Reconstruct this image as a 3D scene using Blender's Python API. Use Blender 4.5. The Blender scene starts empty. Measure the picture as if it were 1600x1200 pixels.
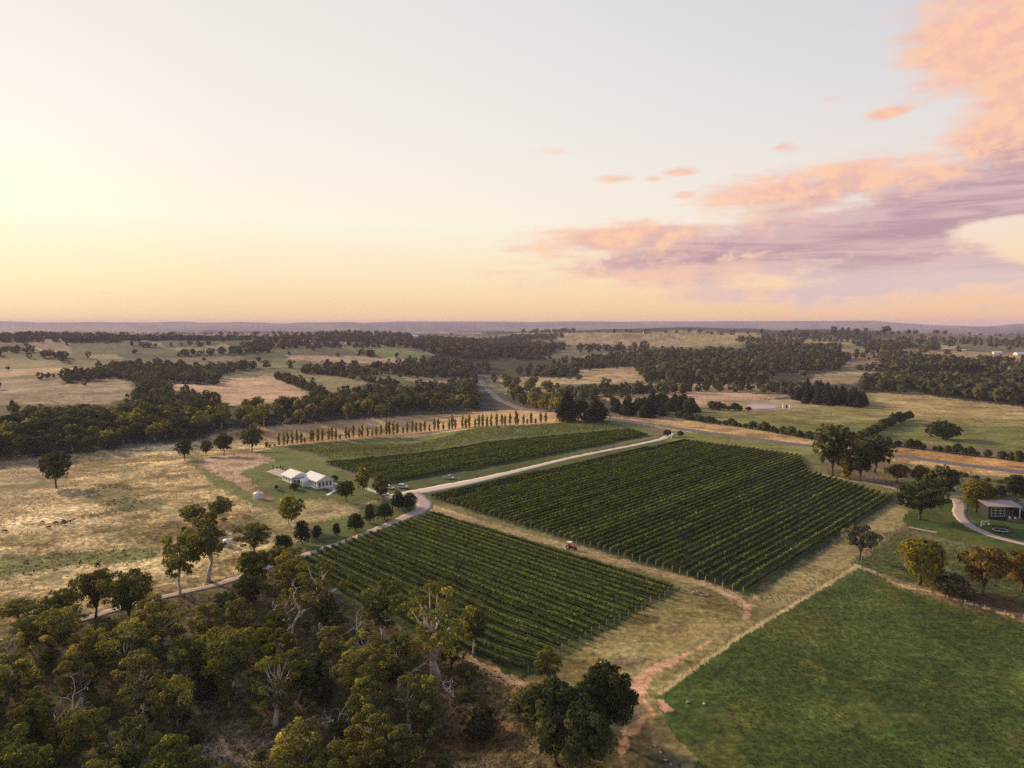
import bpy, math, random
import numpy as np
from math import radians as rad, sin, cos, tan, pi
S = bpy.context.scene
COL = S.collection
rng = np.random.default_rng(7)
random.seed(7)
# ---------------------------------------------------------------- camera
CAM_H = 75.0
FPX = 1109.0            # focal length in pixels of a 1600 px wide picture
HORIZON = 511.0
PITCH = math.atan((600 - HORIZON) / FPX)
cd = bpy.data.cameras.new('camera'); cam = bpy.data.objects.new('camera', cd); COL.objects.link(cam)
cam.location = (0, 0, CAM_H); cam.rotation_euler = (pi / 2 - PITCH, 0, 0)
cd.sensor_width = 36; cd.lens = 36 * FPX / 1600
cd.clip_start = 1; cd.clip_end = 60000
S.camera = cam
# ---------------------------------------------------------------- light
SUN_AZ = -50.0          # degrees from straight ahead, to the left
SUN_EL = 20.0
sd = bpy.data.lights.new('sun', 'SUN'); sun = bpy.data.objects.new('sun', sd); COL.objects.link(sun)
sd.energy = 4.8; sd.angle = rad(6); sd.color = (1.0, 0.72, 0.42)
from mathutils import Vector
_d = Vector((sin(rad(SUN_AZ)) * cos(rad(SUN_EL)), cos(rad(SUN_AZ)) * cos(rad(SUN_EL)), sin(rad(SUN_EL))))
sun.rotation_euler = (-_d).to_track_quat('-Z', 'Y').to_euler()
S.view_settings.view_transform = 'Standard'; S.view_settings.look = 'None'
S.view_settings.gamma = 1; S.view_settings.exposure = 0.24; S.view_settings.use_curve_mapping = False
HAZE_DENSITY = 0.000062

def pix_dir(px, py):
    px = np.asarray(px, float); py = np.asarray(py, float)
    a = (px - 800) / FPX; b = (600 - py) / FPX
    y = cos(PITCH) + b * sin(PITCH); z = -sin(PITCH) + b * cos(PITCH)
    return a, y, z
def pix_azel(px, py):
    x, y, z = pix_dir(px, py)
    return np.degrees(np.arctan2(x, y)), np.degrees(np.arctan2(z, np.hypot(x, y)))

class NT:
    """small helper to write node trees as expressions"""
    def __init__(s, t): s.t = t
    def n(s, typ, **kw):
        nd = s.t.nodes.new(typ)
        for k, v in kw.items(): setattr(nd, k, v)
        return nd
    def link(s, a, b): s.t.links.new(a, b)
    def put(s, sock, v):
        if isinstance(v, (int, float)):
            try: sock.default_value = v
            except TypeError: sock.default_value = (v, v, v)
        elif isinstance(v, (tuple, list)):
            sock.default_value = (*v, 1.0) if len(v) == 3 and sock.type == 'RGBA' else v
        else: s.link(v, sock)
    def m(s, op, a, b=0.0, c=0.0, clamp=False):
        nd = s.n('ShaderNodeMath', operation=op, use_clamp=clamp)
        s.put(nd.inputs[0], a); s.put(nd.inputs[1], b)
        if len(nd.inputs) > 2: s.put(nd.inputs[2], c)
        return nd.outputs[0]
    def step(s, x, a, b, lo=0.0, hi=1.0):
        nd = s.n('ShaderNodeMapRange', interpolation_type='SMOOTHSTEP')
        s.put(nd.inputs[0], x); s.put(nd.inputs[1], a); s.put(nd.inputs[2], b); s.put(nd.inputs[3], lo); s.put(nd.inputs[4], hi)
        return nd.outputs[0]
    def mix(s, f, a, b, typ='MIX'):
        nd = s.n('ShaderNodeMix', data_type='RGBA', blend_type=typ)
        s.put(nd.inputs[0], f); s.put(nd.inputs[6], a); s.put(nd.inputs[7], b)
        return nd.outputs[2]
    def ramp(s, f, pts, ip='LINEAR'):
        nd = s.n('ShaderNodeValToRGB'); r = nd.color_ramp; r.interpolation = ip
        while len(r.elements) < len(pts): r.elements.new(0.5)
        for e, (p, c) in zip(r.elements, pts): e.position = p; e.color = (*c, 1)
        s.put(nd.inputs[0], f); return nd.outputs[0]
    def noise(s, vec, scale, detail=4, rough=0.55, dist=0.0, out=0, dims='3D'):
        nd = s.n('ShaderNodeTexNoise', noise_dimensions=dims)
        if vec is not None: s.put(nd.inputs['Vector'], vec)
        nd.inputs['Scale'].default_value = scale; nd.inputs['Detail'].default_value = detail
        nd.inputs['Roughness'].default_value = rough; nd.inputs['Distortion'].default_value = dist
        return nd.outputs[out]
    def comb(s, x, y, z):
        nd = s.n('ShaderNodeCombineXYZ'); s.put(nd.inputs[0], x); s.put(nd.inputs[1], y); s.put(nd.inputs[2], z); return nd.outputs[0]

def lin(r, g, b):
    f = lambda c: (c / 255 / 12.92) if c / 255 <= .04045 else ((c / 255 + .055) / 1.055) ** 2.4
    return (f(r), f(g), f(b))

# ---------------------------------------------------------------- sky
W = bpy.data.worlds.new('World'); S.world = W; W.use_nodes = True
wt = W.node_tree; wt.nodes.clear(); N = NT(wt)
geo = N.n('ShaderNodeTexCoord').outputs['Generated']
sx = N.n('ShaderNodeSeparateXYZ'); N.link(geo, sx.inputs[0])
x_, y_, z_ = sx.outputs
az = N.m('MULTIPLY', N.m('ARCTAN2', x_, y_), 180 / pi)
el = N.m('MULTIPLY', N.m('ARCSINE', z_), 180 / pi)
elp = N.m('DIVIDE', N.m('MAXIMUM', el, 0.0), 90.0)
sunside = [(0, lin(254, 202, 146)), (.010, lin(255, 216, 155)), (.04, lin(255, 234, 188)), (.09, lin(255, 248, 224)), (.16, lin(247, 241, 232)), (.26, lin(238, 232, 225)), (.5, lin(196, 200, 212)), (1, lin(150, 162, 188))]
farside = [(0, lin(252, 192, 150)), (.010, lin(254, 200, 148)), (.045, lin(253, 217, 178)), (.09, lin(240, 226, 216)), (.16, lin(224, 219, 218)), (.26, lin(204, 204, 216)), (.5, lin(160, 168, 190)), (1, lin(120, 134, 166))]
cs = N.m('COSINE', N.m('MULTIPLY', N.m('SUBTRACT', az, SUN_AZ), pi / 180))
wsun = N.step(cs, -0.1, 1.05)
base = N.mix(wsun, N.ramp(elp, farside), N.ramp(elp, sunside))
back = N.step(cs, -1.0, -0.05)
base = N.mix(1.0, base, N.mix(back, (.62, .62, .72), (1, 1, 1)), 'MULTIPLY')
glow = N.m('MULTIPLY', N.step(cs, .86, 1.0), N.step(el, 30.0, 3.0))
base = N.mix(1.0, base, N.mix(glow, (0, 0, 0), (.10, .09, .05)), 'ADD')
# clouds: soft banks given by their bearing and height above the horizon
wv = N.comb(N.m('MULTIPLY', az, .09), N.m('MULTIPLY', el, .30), N.m('MULTIPLY', az, .013))
warp = N.noise(wv, 1.2, 4, .55)
n1 = N.noise(wv, 1.6, 8, .60, .35)
wv2 = N.comb(N.m('MULTIPLY', az, .05), N.m('MULTIPLY', el, .62), 3.7)
n2 = N.noise(wv2, 1.7, 6, .58, .5)
wv3 = N.comb(N.m('MULTIPLY', az, .28), N.m('MULTIPLY', el, .42), 9.1)
n3 = N.noise(wv3, 2.2, 8, .62, .3)
def blob(cx, cy, rx, ry, rot=0, amp=1.0):
    a0, e0 = pix_azel(cx, cy)
    a1, _ = pix_azel(cx + rx / 2, cy); a2, _ = pix_azel(cx - rx / 2, cy)
    _, e1 = pix_azel(cx, cy - ry / 2); _, e2 = pix_azel(cx, cy + ry / 2)
    ra = float(a1 - a2) * 1.25; re = float(e1 - e2) * 1.25; k = tan(rad(rot))
    du = N.m('SUBTRACT', az, float(a0)); dv = N.m('SUBTRACT', N.m('SUBTRACT', el, float(e0)), N.m('MULTIPLY', du, k))
    q = N.m('ADD', N.m('POWER', N.m('DIVIDE', du, ra), 2.0), N.m('POWER', N.m('DIVIDE', dv, re), 2.0))
    return N.m('MULTIPLY', N.m('EXPONENT', N.m('MULTIPLY', q, -1.1)), amp)
def union(lst):
    r = lst[0]
    for b in lst[1:]: r = N.m('SMOOTH_MAX', r, b, .15)
    return r
bank = union([blob(1260, 378, 340, 54, 5, 1.15), blob(1540, 318, 330, 84, 9, 1.3), blob(985, 370, 190, 26, 2, 1.05), blob(1120, 415, 300, 42, 1, 1.15),
              blob(1440, 428, 330, 46, 0, 1.25), blob(1250, 302, 170, 44, 8, 1.1), blob(2100, 330, 420, 170, 0, 1.0), blob(1250, 455, 330, 20, 0, .95), blob(820, 412, 100, 9, 0, .5)])
high = union([blob(1570, 45, 175, 95, 8, 1.3), blob(1490, 105, 130, 36, 6, .85), blob(1590, 200, 125, 100, 5, 1.3), blob(1850, 60, 330, 230, 0, 1.1), blob(1400, 95, 100, 40, 5, .38)])
wisp = union([blob(1392, 176, 42, 12, 6, .84), blob(1228, 231, 24, 11, 0, .76), blob(963, 279, 34, 8, 0, .80), blob(1062, 267, 36, 8, 2, .80), blob(1020, 279, 18, 7, 0, .7),
              blob(1068, 305, 28, 8, 0, .58), blob(800, 474, 160, 6, 0, .5), blob(1445, 214, 40, 8, 0, .62), blob(890, 235, 110, 14, 0, .36), blob(220, 458, 240, 6, 0, .42), blob(1310, 155, 60, 12, 0, .36)])
hole = union([blob(1570, 360, 55, 15, -4, 1.5), blob(1620, 382, 40, 18, 0, 1.5)])
dens = N.m('MAXIMUM', N.m('MAXIMUM', bank, high), wisp)
dens = N.m('SUBTRACT', dens, hole)
edge = N.m('ADD', N.m('ADD', N.m('MULTIPLY', N.m('SUBTRACT', n1, .5), 1.45), N.m('MULTIPLY', N.m('SUBTRACT', n2, .5), .8)), N.m('MULTIPLY', N.m('SUBTRACT', n3, .5), .6))
dens2 = N.m('ADD', dens, N.m('MULTIPLY', edge, N.step(dens, 0.05, .35)))
cov = N.m('MULTIPLY', N.step(dens2, .30, .98), N.step(dens, .1, .35))
elw = N.m('ADD', N.m('ADD', el, N.m('MULTIPLY', N.m('SUBTRACT', n1, .5), 6.0)), N.m('MULTIPLY', N.m('SUBTRACT', n3, .5), 6.0))
line = N.m('ADD', 7.6, N.m('MULTIPLY', N.m('SUBTRACT', az, 18.0), .17))
warm = N.step(N.m('SUBTRACT', elw, line), -1.2, 2.2)
low = N.m('MULTIPLY', N.step(elw, 6.0, 3.6), N.step(N.m('ADD', az, N.m('MULTIPLY', N.m('SUBTRACT', n1, .5), 30.0)), 24.0, 9.0))
ccol = N.mix(N.step(n2, .40, .60), lin(180, 140, 156), lin(212, 176, 180))
ccol = N.mix(N.step(N.m('ADD', el, N.m('MULTIPLY', n1, 3.0)), 7.2, 4.4), ccol, lin(220, 196, 194))
ccol = N.mix(N.m('MULTIPLY', low, .85), ccol, lin(250, 196, 168))
ccol = N.mix(N.m('MULTIPLY', N.step(dens2, .95, .55), .5), ccol, lin(246, 206, 184))
peach = N.mix(N.step(n3, .38, .62), lin(243, 186, 166), lin(254, 200, 164))
ccol = N.mix(warm, ccol, peach)  # sunlit peach tops over shaded mauve undersides, painted into the cloud colour
sky_full = N.mix(N.m('MULTIPLY', cov, .9), base, ccol)
nish = N.n('ShaderNodeTexSky', sky_type='NISHITA'); nish.sun_disc = False
nish.sun_elevation = rad(SUN_EL); nish.sun_rotation = rad(SUN_AZ); nish.dust_density = 1.5; nish.altitude = 900
bg1 = N.n('ShaderNodeBackground'); N.link(nish.outputs[0], bg1.inputs[0]); bg1.inputs[1].default_value = 0.05
bg2 = N.n('ShaderNodeBackground'); N.link(sky_full, bg2.inputs[0]); bg2.inputs[1].default_value = .885
mx = N.n('ShaderNodeMixShader'); mx.inputs[0].default_value = .97
N.link(bg1.outputs[0], mx.inputs[1]); N.link(bg2.outputs[0], mx.inputs[2])
wo = N.n('ShaderNodeOutputWorld'); N.link(mx.outputs[0], wo.inputs[0])
W.cycles.sampling_method = 'MANUAL'; W.cycles.sample_map_resolution = 512
S.cycles.max_bounces = 5; S.cycles.diffuse_bounces = 2; S.cycles.glossy_bounces = 2; S.cycles.transmission_bounces = 3
S.cycles.transparent_max_bounces = 6; S.cycles.volume_bounces = 0; S.cycles.use_denoising = False; S.cycles.use_adaptive_sampling = False; S.cycles.sample_clamp_indirect = 3
# ---------------------------------------------------------------- terrain
def _h(ix, iy, seed):
    v = (ix.astype(np.int64) * 374761393 + iy.astype(np.int64) * 668265263 + seed * 1442695041) & 0xFFFFFFFF
    v = ((v ^ (v >> 13)) * 1274126177) & 0xFFFFFFFF
    v = v ^ (v >> 16)
    return (v & 0xFFFFFF) / float(0xFFFFFF)
def vnoise(x, y, seed=0):
    x0 = np.floor(x); y0 = np.floor(y); fx = x - x0; fy = y - y0
    fx = fx * fx * (3 - 2 * fx); fy = fy * fy * (3 - 2 * fy)
    a = _h(x0, y0, seed); b = _h(x0 + 1, y0, seed); c = _h(x0, y0 + 1, seed); d = _h(x0 + 1, y0 + 1, seed)
    return (a + (b - a) * fx) * (1 - fy) + (c + (d - c) * fx) * fy
def fbm(x, y, wl, octs=4, seed=0, gain=.5):
    s = 0; a = 1; t = 0
    for k in range(octs):
        s = s + a * vnoise(x / wl + 13.7 * k, y / wl - 7.1 * k, seed + k); t += a; a *= gain; wl = wl / 2.03
    return s / t
def sst(x, a, b):
    t = np.clip((x - a) / (b - a), 0, 1); return t * t * (3 - 2 * t)
def bump(x, y, px, D, rx, ry, amp):
    cx = (px - 800) / FPX * D
    return amp * np.exp(-((x - cx) / rx) ** 2 - ((y - D) / ry) ** 2)
def H(x, y):
    x = np.asarray(x, float); y = np.asarray(y, float)
    r = np.hypot(x, y); q = x / np.maximum(r, 1) ; front = sst(y, -200, 200)
    left = sst(-q, .02, .16)
    z = np.zeros_like(r)
    z = z - 15 * np.exp(-((r - 560) / 95) ** 2) * left * front
    z = z - 13 * np.exp(-((r - 760) / 150) ** 2) * sst(q, -.20, -.08) * sst(-q, -.12, .02) * front
    rise = sst(r, 720, 2500) * (1 - .9 * sst(r, 3200, 6000))
    z = z + rise * (26 + 10 * left)
    z = z - 16 * np.exp(-((r - 1150) / 260) ** 2) * np.exp(-((q + .02) / .12) ** 2)
    z = z + bump(x, y, 1050, 3300, 640, 500, 46) + bump(x, y, 1290, 2450, 330, 300, 36) + bump(x, y, 940, 2700, 260, 300, 14)
    z = z + bump(x, y, 330, 1900, 260, 200, 6) + bump(x, y, 640, 1750, 260, 220, 7) + bump(x, y, 60, 1900, 300, 300, 6)
    z = z + bump(x, y, 1450, 1700, 330, 260, 8) + bump(x, y, 100, 760, 160, 90, 5)
    far = sst(r, 650, 1800)
    z = z + bump(x, y, 90, 1350, 190, 130, 9) + bump(x, y, 380, 1400, 170, 140, 8) + bump(x, y, 230, 2300, 260, 200, 12) + bump(x, y, 480, 2500, 260, 200, 12) + bump(x, y, 1480, 2600, 330, 260, 16)
    z = z + far * 21 * (fbm(x, y, 520, 3, 11) - .5) * 2 * (.5 + .5 * sst(r, 1500, 4000))
    z = z + sst(r, 3500, 8000) * 30 * (fbm(x, y, 2200, 4, 21) - .5) * 2
    mt = sst(r, 9000, 14500)
    rid = 1 - np.abs(fbm(x, y, 4200, 5, 31, .55) * 2 - 1)
    z = z + mt * (np.minimum(rid ** 2 * (10 + 190 * sst(fbm(x, y, 5200, 2, 37), .3, .75)) + 12, 150) + 34)
    for px_c, rx_, am in ((1250, 1100, 62), (1180, 500, 40), (1330, 600, 34), (300, 900, 34), (150, 700, 30), (480, 800, 30), (620, 500, 22), (50, 600, 26)):
        z = z + bump(x, y, px_c, 14600, rx_, 900, am)
    z = np.where(r > 4000, 197 - np.maximum(0, 197 - z), z)
    back = sst(-y, 300, 1200)
    z = z + back * 20 * (fbm(x, y, 700, 3, 41) - .3)
    past = sst(-x, 75, 120) * sst(y, 150, 220) * (1 - sst(r, 520, 620)) * (1 - sst(x + (y - 250) * .55, -60, -10))
    z = z + past * ((fbm(x, y, 60, 3, 51) - .5) * 5.0 + (fbm(x, y, 11, 2, 55) - .5) * .9)
    wood = sst(225 - y - np.maximum(0, x) * 1.2 + np.minimum(0, x) * .25, 0, 60) * front
    z = z - wood * (1 - sst(x, -10, 10)) * 5.0 * sst(210 - y, 0, 90)
    return z
def march(px, py):
    px = np.atleast_1d(np.asarray(px, float)); py = np.atleast_1d(np.asarray(py, float))
    dx, dy, dz = pix_dir(px, py); L = np.hypot(dx, dy)
    ux, uy, sl = dx / L, dy / L, dz / L
    R = np.geomspace(60, 18000, 1400)
    g = H(ux[:, None] * R, uy[:, None] * R) - (CAM_H + sl[:, None] * R)
    hit = g > 0; k = np.argmax(hit, 1); k[~hit.any(1)] = len(R) - 1; k = np.maximum(k, 1)
    i = np.arange(len(k)); g0 = g[i, k - 1]; g1 = g[i, k]
    t = np.clip(g0 / np.where(np.abs(g0 - g1) < 1e-9, 1e-9, g0 - g1), 0, 1)
    r = R[k - 1] + (R[k] - R[k - 1]) * t
    x = ux * r; y = uy * r
    return np.stack([x, y, H(x, y)], 1)
def at(px, py):
    p = march(px, py)[0]; return float(p[0]), float(p[1]), float(p[2])
def world_poly(pts, sub=5):
    P = []
    for i in range(len(pts)):
        a = pts[i]; b = pts[(i + 1) % len(pts)]
        for k in range(sub): t = k / sub; P.append((a[0] + (b[0] - a[0]) * t, a[1] + (b[1] - a[1]) * t))
    P = np.array(P); return march(P[:, 0], P[:, 1])[:, :2]
def inside(x, y, poly):
    res = np.zeros(x.shape, bool)
    bb = (x >= poly[:, 0].min()) & (x <= poly[:, 0].max()) & (y >= poly[:, 1].min()) & (y <= poly[:, 1].max())
    xs = x[bb]; ys = y[bb]; r = np.zeros(xs.shape, bool); n = len(poly)
    for i in range(n):
        x1, y1 = poly[i]; x2, y2 = poly[(i + 1) % n]
        if y1 == y2: continue
        c = ((y1 > ys) != (y2 > ys)) & (xs < (x2 - x1) * (ys - y1) / (y2 - y1) + x1)
        r ^= c
    res[bb] = r; return res

def smooth_path(pts, step=2.0):
    P = march([p[0] for p in pts], [p[1] for p in pts])[:, :2]
    P = np.vstack([2 * P[0] - P[1], P, 2 * P[-1] - P[-2]]); out = []
    for i in range(1, len(P) - 2):
        n = max(2, int(np.hypot(*(P[i + 1] - P[i])) / step))
        for k in range(n):
            t = k / n; a, b, c, d = P[i - 1], P[i], P[i + 1], P[i + 2]
            out.append(.5 * ((2 * b) + (-a + c) * t + (2 * a - 5 * b + 4 * c - d) * t * t + (-a + 3 * b - 3 * c + d) * t ** 3))
    out.append(P[-2]); return np.array(out)
# ---------------------------------------------------------------- mesh helpers
def new_mesh(name, V, F, mat=None, smooth=False, attrs=None, normals=None):
    """V (n,3), F (m,k) all with k corners, or a list of such arrays"""
    me = bpy.data.meshes.new(name); V = np.asarray(V, np.float32)
    Fs = F if isinstance(F, list) else [F]
    Fs = [np.asarray(f, np.int32) for f in Fs if len(f)]
    me.vertices.add(len(V)); me.vertices.foreach_set('co', V.ravel())
    li = np.concatenate([f.ravel() for f in Fs]); me.loops.add(len(li)); me.loops.foreach_set('vertex_index', li)
    lt = np.concatenate([np.full(len(f), f.shape[1], np.int32) for f in Fs]); ls = np.concatenate([[0], np.cumsum(lt)[:-1]]).astype(np.int32)
    me.polygons.add(len(lt)); me.polygons.foreach_set('loop_start', ls); me.polygons.foreach_set('loop_total', lt)
    me.update(calc_edges=True)
    if smooth: me.polygons.foreach_set('use_smooth', np.ones(len(lt), bool))
    for k, v in (attrs or {}).items():
        v = np.asarray(v, np.float32)
        if v.ndim == 1: a = me.attributes.new(k, 'FLOAT', 'POINT'); a.data.foreach_set('value', v)
        else:
            a = me.attributes.new(k, 'FLOAT_COLOR', 'POINT')
            if v.shape[1] == 3: v = np.concatenate([v, np.ones((len(v), 1), np.float32)], 1)
            a.data.foreach_set('color', v.ravel())
    if normals is not None: me.normals_split_custom_set_from_vertices(np.asarray(normals, np.float32))
    if mat: me.materials.append(mat)
    return me
def link(name, me, parent=None, loc=None):
    o = bpy.data.objects.new(name, me); COL.objects.link(o)
    if parent is not None: o.parent = parent
    if loc is not None: o.location = loc
    return o
def tag(o, label=None, cat=None, group=None, kind=None):
    if label: o['label'] = label
    if cat: o['category'] = cat
    if group: o['group'] = group
    if kind: o['kind'] = kind
    return o
def thing(name, label, cat, loc=(0, 0, 0), rz=0, group=None):
    o = bpy.data.objects.new(name, None); COL.objects.link(o); o.location = loc; o.rotation_euler = (0, 0, rz); o.empty_display_size = .5
    return tag(o, label, cat, group)
def ground_z(x, y): return float(H(np.array([x]), np.array([y]))[0])

class MB:
    """collects simple solids into one mesh"""
    def __init__(s): s.v = []; s.f = []
    def add(s, V, F):
        b = len(s.v); s.v += [tuple(map(float, p)) for p in V]; s.f += [tuple(i + b for i in f) for f in F]; return s
    def box(s, x0, x1, y0, y1, z0, z1):
        return s.add([(x0, y0, z0), (x1, y0, z0), (x1, y1, z0), (x0, y1, z0), (x0, y0, z1), (x1, y0, z1), (x1, y1, z1), (x0, y1, z1)],
                     [(0, 3, 2, 1), (4, 5, 6, 7), (0, 1, 5, 4), (1, 2, 6, 5), (2, 3, 7, 6), (3, 0, 4, 7)])
    def prism(s, pts, y0, y1):      # profile in x,z run along y
        n = len(pts); V = [(x, y0, z) for x, z in pts] + [(x, y1, z) for x, z in pts]
        return s.add(V, [tuple(range(n)), tuple(range(2 * n - 1, n - 1, -1))] + [(i, i + n, (i + 1) % n + n, (i + 1) % n) for i in range(n)])
    def hull8(s, lo, hi):           # four points below, four above, same order
        return s.add(list(lo) + list(hi), [(0, 3, 2, 1), (4, 5, 6, 7), (0, 1, 5, 4), (1, 2, 6, 5), (2, 3, 7, 6), (3, 0, 4, 7)])
    def tube(s, P, R, n=6, cap=True):
        P = [Vector(p) for p in P]; rings = []
        for i, p in enumerate(P):
            d = (P[min(i + 1, len(P) - 1)] - P[max(i - 1, 0)]).normalized()
            a = d.cross(Vector((.31, .95, .05)) if abs(d.y) < .9 else Vector((1, 0, 0))).normalized(); b = d.cross(a)
            r = R[i] if hasattr(R, '__len__') else R
            rings.append([p + a * (cos(2 * pi * k / n) * r) + b * (sin(2 * pi * k / n) * r) for k in range(n)])
        V = [v for g in rings for v in g]; F = []
        for i in range(len(P) - 1):
            for k in range(n): F.append((i * n + k, i * n + (k + 1) % n, (i + 1) * n + (k + 1) % n, (i + 1) * n + k))
        if cap: F.append(tuple(range(n - 1, -1, -1))); F.append(tuple((len(P) - 1) * n + k for k in range(n)))
        return s.add(V, F)
    def lathe(s, prof, n=16, c=(0, 0, 0)):
        V = [(c[0] + r * cos(2 * pi * k / n), c[1] + r * sin(2 * pi * k / n), c[2] + z) for r, z in prof for k in range(n)]
        F = [(i * n + k, i * n + (k + 1) % n, (i + 1) * n + (k + 1) % n, (i + 1) * n + k) for i in range(len(prof) - 1) for k in range(n)]
        F.append(tuple(range(n - 1, -1, -1))); F.append(tuple((len(prof) - 1) * n + k for k in range(n)))
        return s.add(V, F)
    def mesh(s, name, mat, smooth=False):
        me = bpy.data.meshes.new(name); me.from_pydata(s.v, [], s.f); me.update()
        if smooth: me.polygons.foreach_set('use_smooth', np.ones(len(me.polygons), bool))
        if mat: me.materials.append(mat)
        return me
    def obj(s, name, mat, parent=None, smooth=False, loc=None): return link(name, s.mesh(name, mat, smooth), parent, loc)

# ---------------------------------------------------------------- materials
def material(name, col, rough=.8, metal=0.0, noise=0.0, nscale=2.0, spec=.3, bump=0.0):
    m = bpy.data.materials.new(name); m.use_nodes = True; t = m.node_tree; N = NT(t)
    p = t.nodes['Principled BSDF']; p.inputs['Roughness'].default_value = rough; p.inputs['Metallic'].default_value = metal
    p.inputs['Specular IOR Level'].default_value = spec
    oc = N.n('ShaderNodeTexCoord').outputs['Object']
    nz = N.noise(oc, nscale, 5, .6)
    k = max(noise, .06)
    c = N.mix(nz, tuple(v * (1 - k) for v in col), tuple(min(1, v * (1 + k)) for v in col))
    N.link(c, p.inputs['Base Color'])
    if bump:
        b = N.n('ShaderNodeBump'); b.inputs['Strength'].default_value = bump; b.inputs['Distance'].default_value = .1
        N.link(nz, b.inputs['Height']); N.link(b.outputs[0], p.inputs['Normal'])
    return m
def leaf_material(name, dark, light, trans=.25, tip=None):
    m = bpy.data.materials.new(name); m.use_nodes = True; t = m.node_tree; t.nodes.clear(); N = NT(t)
    tint = N.n('ShaderNodeAttribute', attribute_name='tint').outputs['Fac']
    ri = N.n('ShaderNodeObjectInfo').outputs['Random']
    pos = N.n('ShaderNodeNewGeometry').outputs['Position']
    nz = N.noise(pos, .22, 3, .6)
    f = N.m('ADD', N.m('ADD', N.m('MULTIPLY', tint, .6), N.m('MULTIPLY', ri, .35)), N.m('MULTIPLY', N.m('SUBTRACT', nz, .5), .7), clamp=True)
    c = N.mix(f, dark, light)
    if tip: c = N.mix(N.step(N.m('ADD', tint, N.m('MULTIPLY', N.m('SUBTRACT', ri, .5), .5)), .72, 1.15), c, tip)
    d = N.n('ShaderNodeBsdfDiffuse'); N.link(c, d.inputs[0])
    tr = N.n('ShaderNodeBsdfTranslucent'); N.link(N.mix(1.0, c, (1.25, 1.15, .55), 'MULTIPLY'), tr.inputs[0])
    mx = N.n('ShaderNodeMixShader'); mx.inputs[0].default_value = trans
    N.link(d.outputs[0], mx.inputs[1]); N.link(tr.outputs[0], mx.inputs[2])
    o = N.n('ShaderNodeOutputMaterial'); N.link(mx.outputs[0], o.inputs[0])
    return m
def ground_material():
    m = bpy.data.materials.new('ground'); m.use_nodes = True; t = m.node_tree; N = NT(t)
    p = t.nodes['Principled BSDF']; p.inputs['Roughness'].default_value = .95; p.inputs['Specular IOR Level'].default_value = .1
    col = N.n('ShaderNodeAttribute', attribute_name='Col').outputs['Color']
    con = N.n('ShaderNodeAttribute', attribute_name='contrast').outputs['Fac']
    pos = N.n('ShaderNodeNewGeometry').outputs['Position']
    fine = N.noise(pos, .55, 5, .7); mid = N.noise(pos, .13, 6, .65, .6); big = N.noise(pos, .02, 4, .6)
    a = N.m('ADD', N.m('ADD', N.m('MULTIPLY', N.m('SUBTRACT', fine, .5), 6.5), N.m('MULTIPLY', N.m('SUBTRACT', mid, .5), 2.6)), N.m('MULTIPLY', N.m('SUBTRACT', big, .5), .8))
    k = N.m('POWER', 2.0, N.m('MULTIPLY', a, con))
    k3 = N.comb(k, N.m('POWER', k, .92), N.m('POWER', k, .9))
    c = N.mix(1.0, col, k3, 'MULTIPLY')
    # greener where the grass is thin and short
    gr = N.m('MULTIPLY', N.step(N.noise(pos, .045, 6, .62, .8), .50, .66), N.n('ShaderNodeAttribute', attribute_name='greening').outputs['Fac'])
    c = N.mix(gr, c, (.105, .118, .040))
    N.link(c, p.inputs['Base Color'])
    b = N.n('ShaderNodeBump'); b.inputs['Strength'].default_value = .55; b.inputs['Distance'].default_value = .5
    N.link(N.m('ADD', fine, N.m('MULTIPLY', mid, 1.4)), b.inputs['Height']); N.link(b.outputs[0], p.inputs['Normal'])
    return m

# ---------------------------------------------------------------- ground colours
DRY = (.38, .265, .145); DRYP = (.42, .285, .185); PINK = (.33, .225, .155); TAN = (.30, .235, .125); GOLD = (.33, .26, .10); OLIVE = (.125, .125, .045)
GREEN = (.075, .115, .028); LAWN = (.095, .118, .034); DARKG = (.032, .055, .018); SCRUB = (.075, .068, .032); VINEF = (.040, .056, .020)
FARV = (.034, .044, .024); WOODF = (.040, .042, .022); SOIL = (.34, .17, .10)
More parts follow.
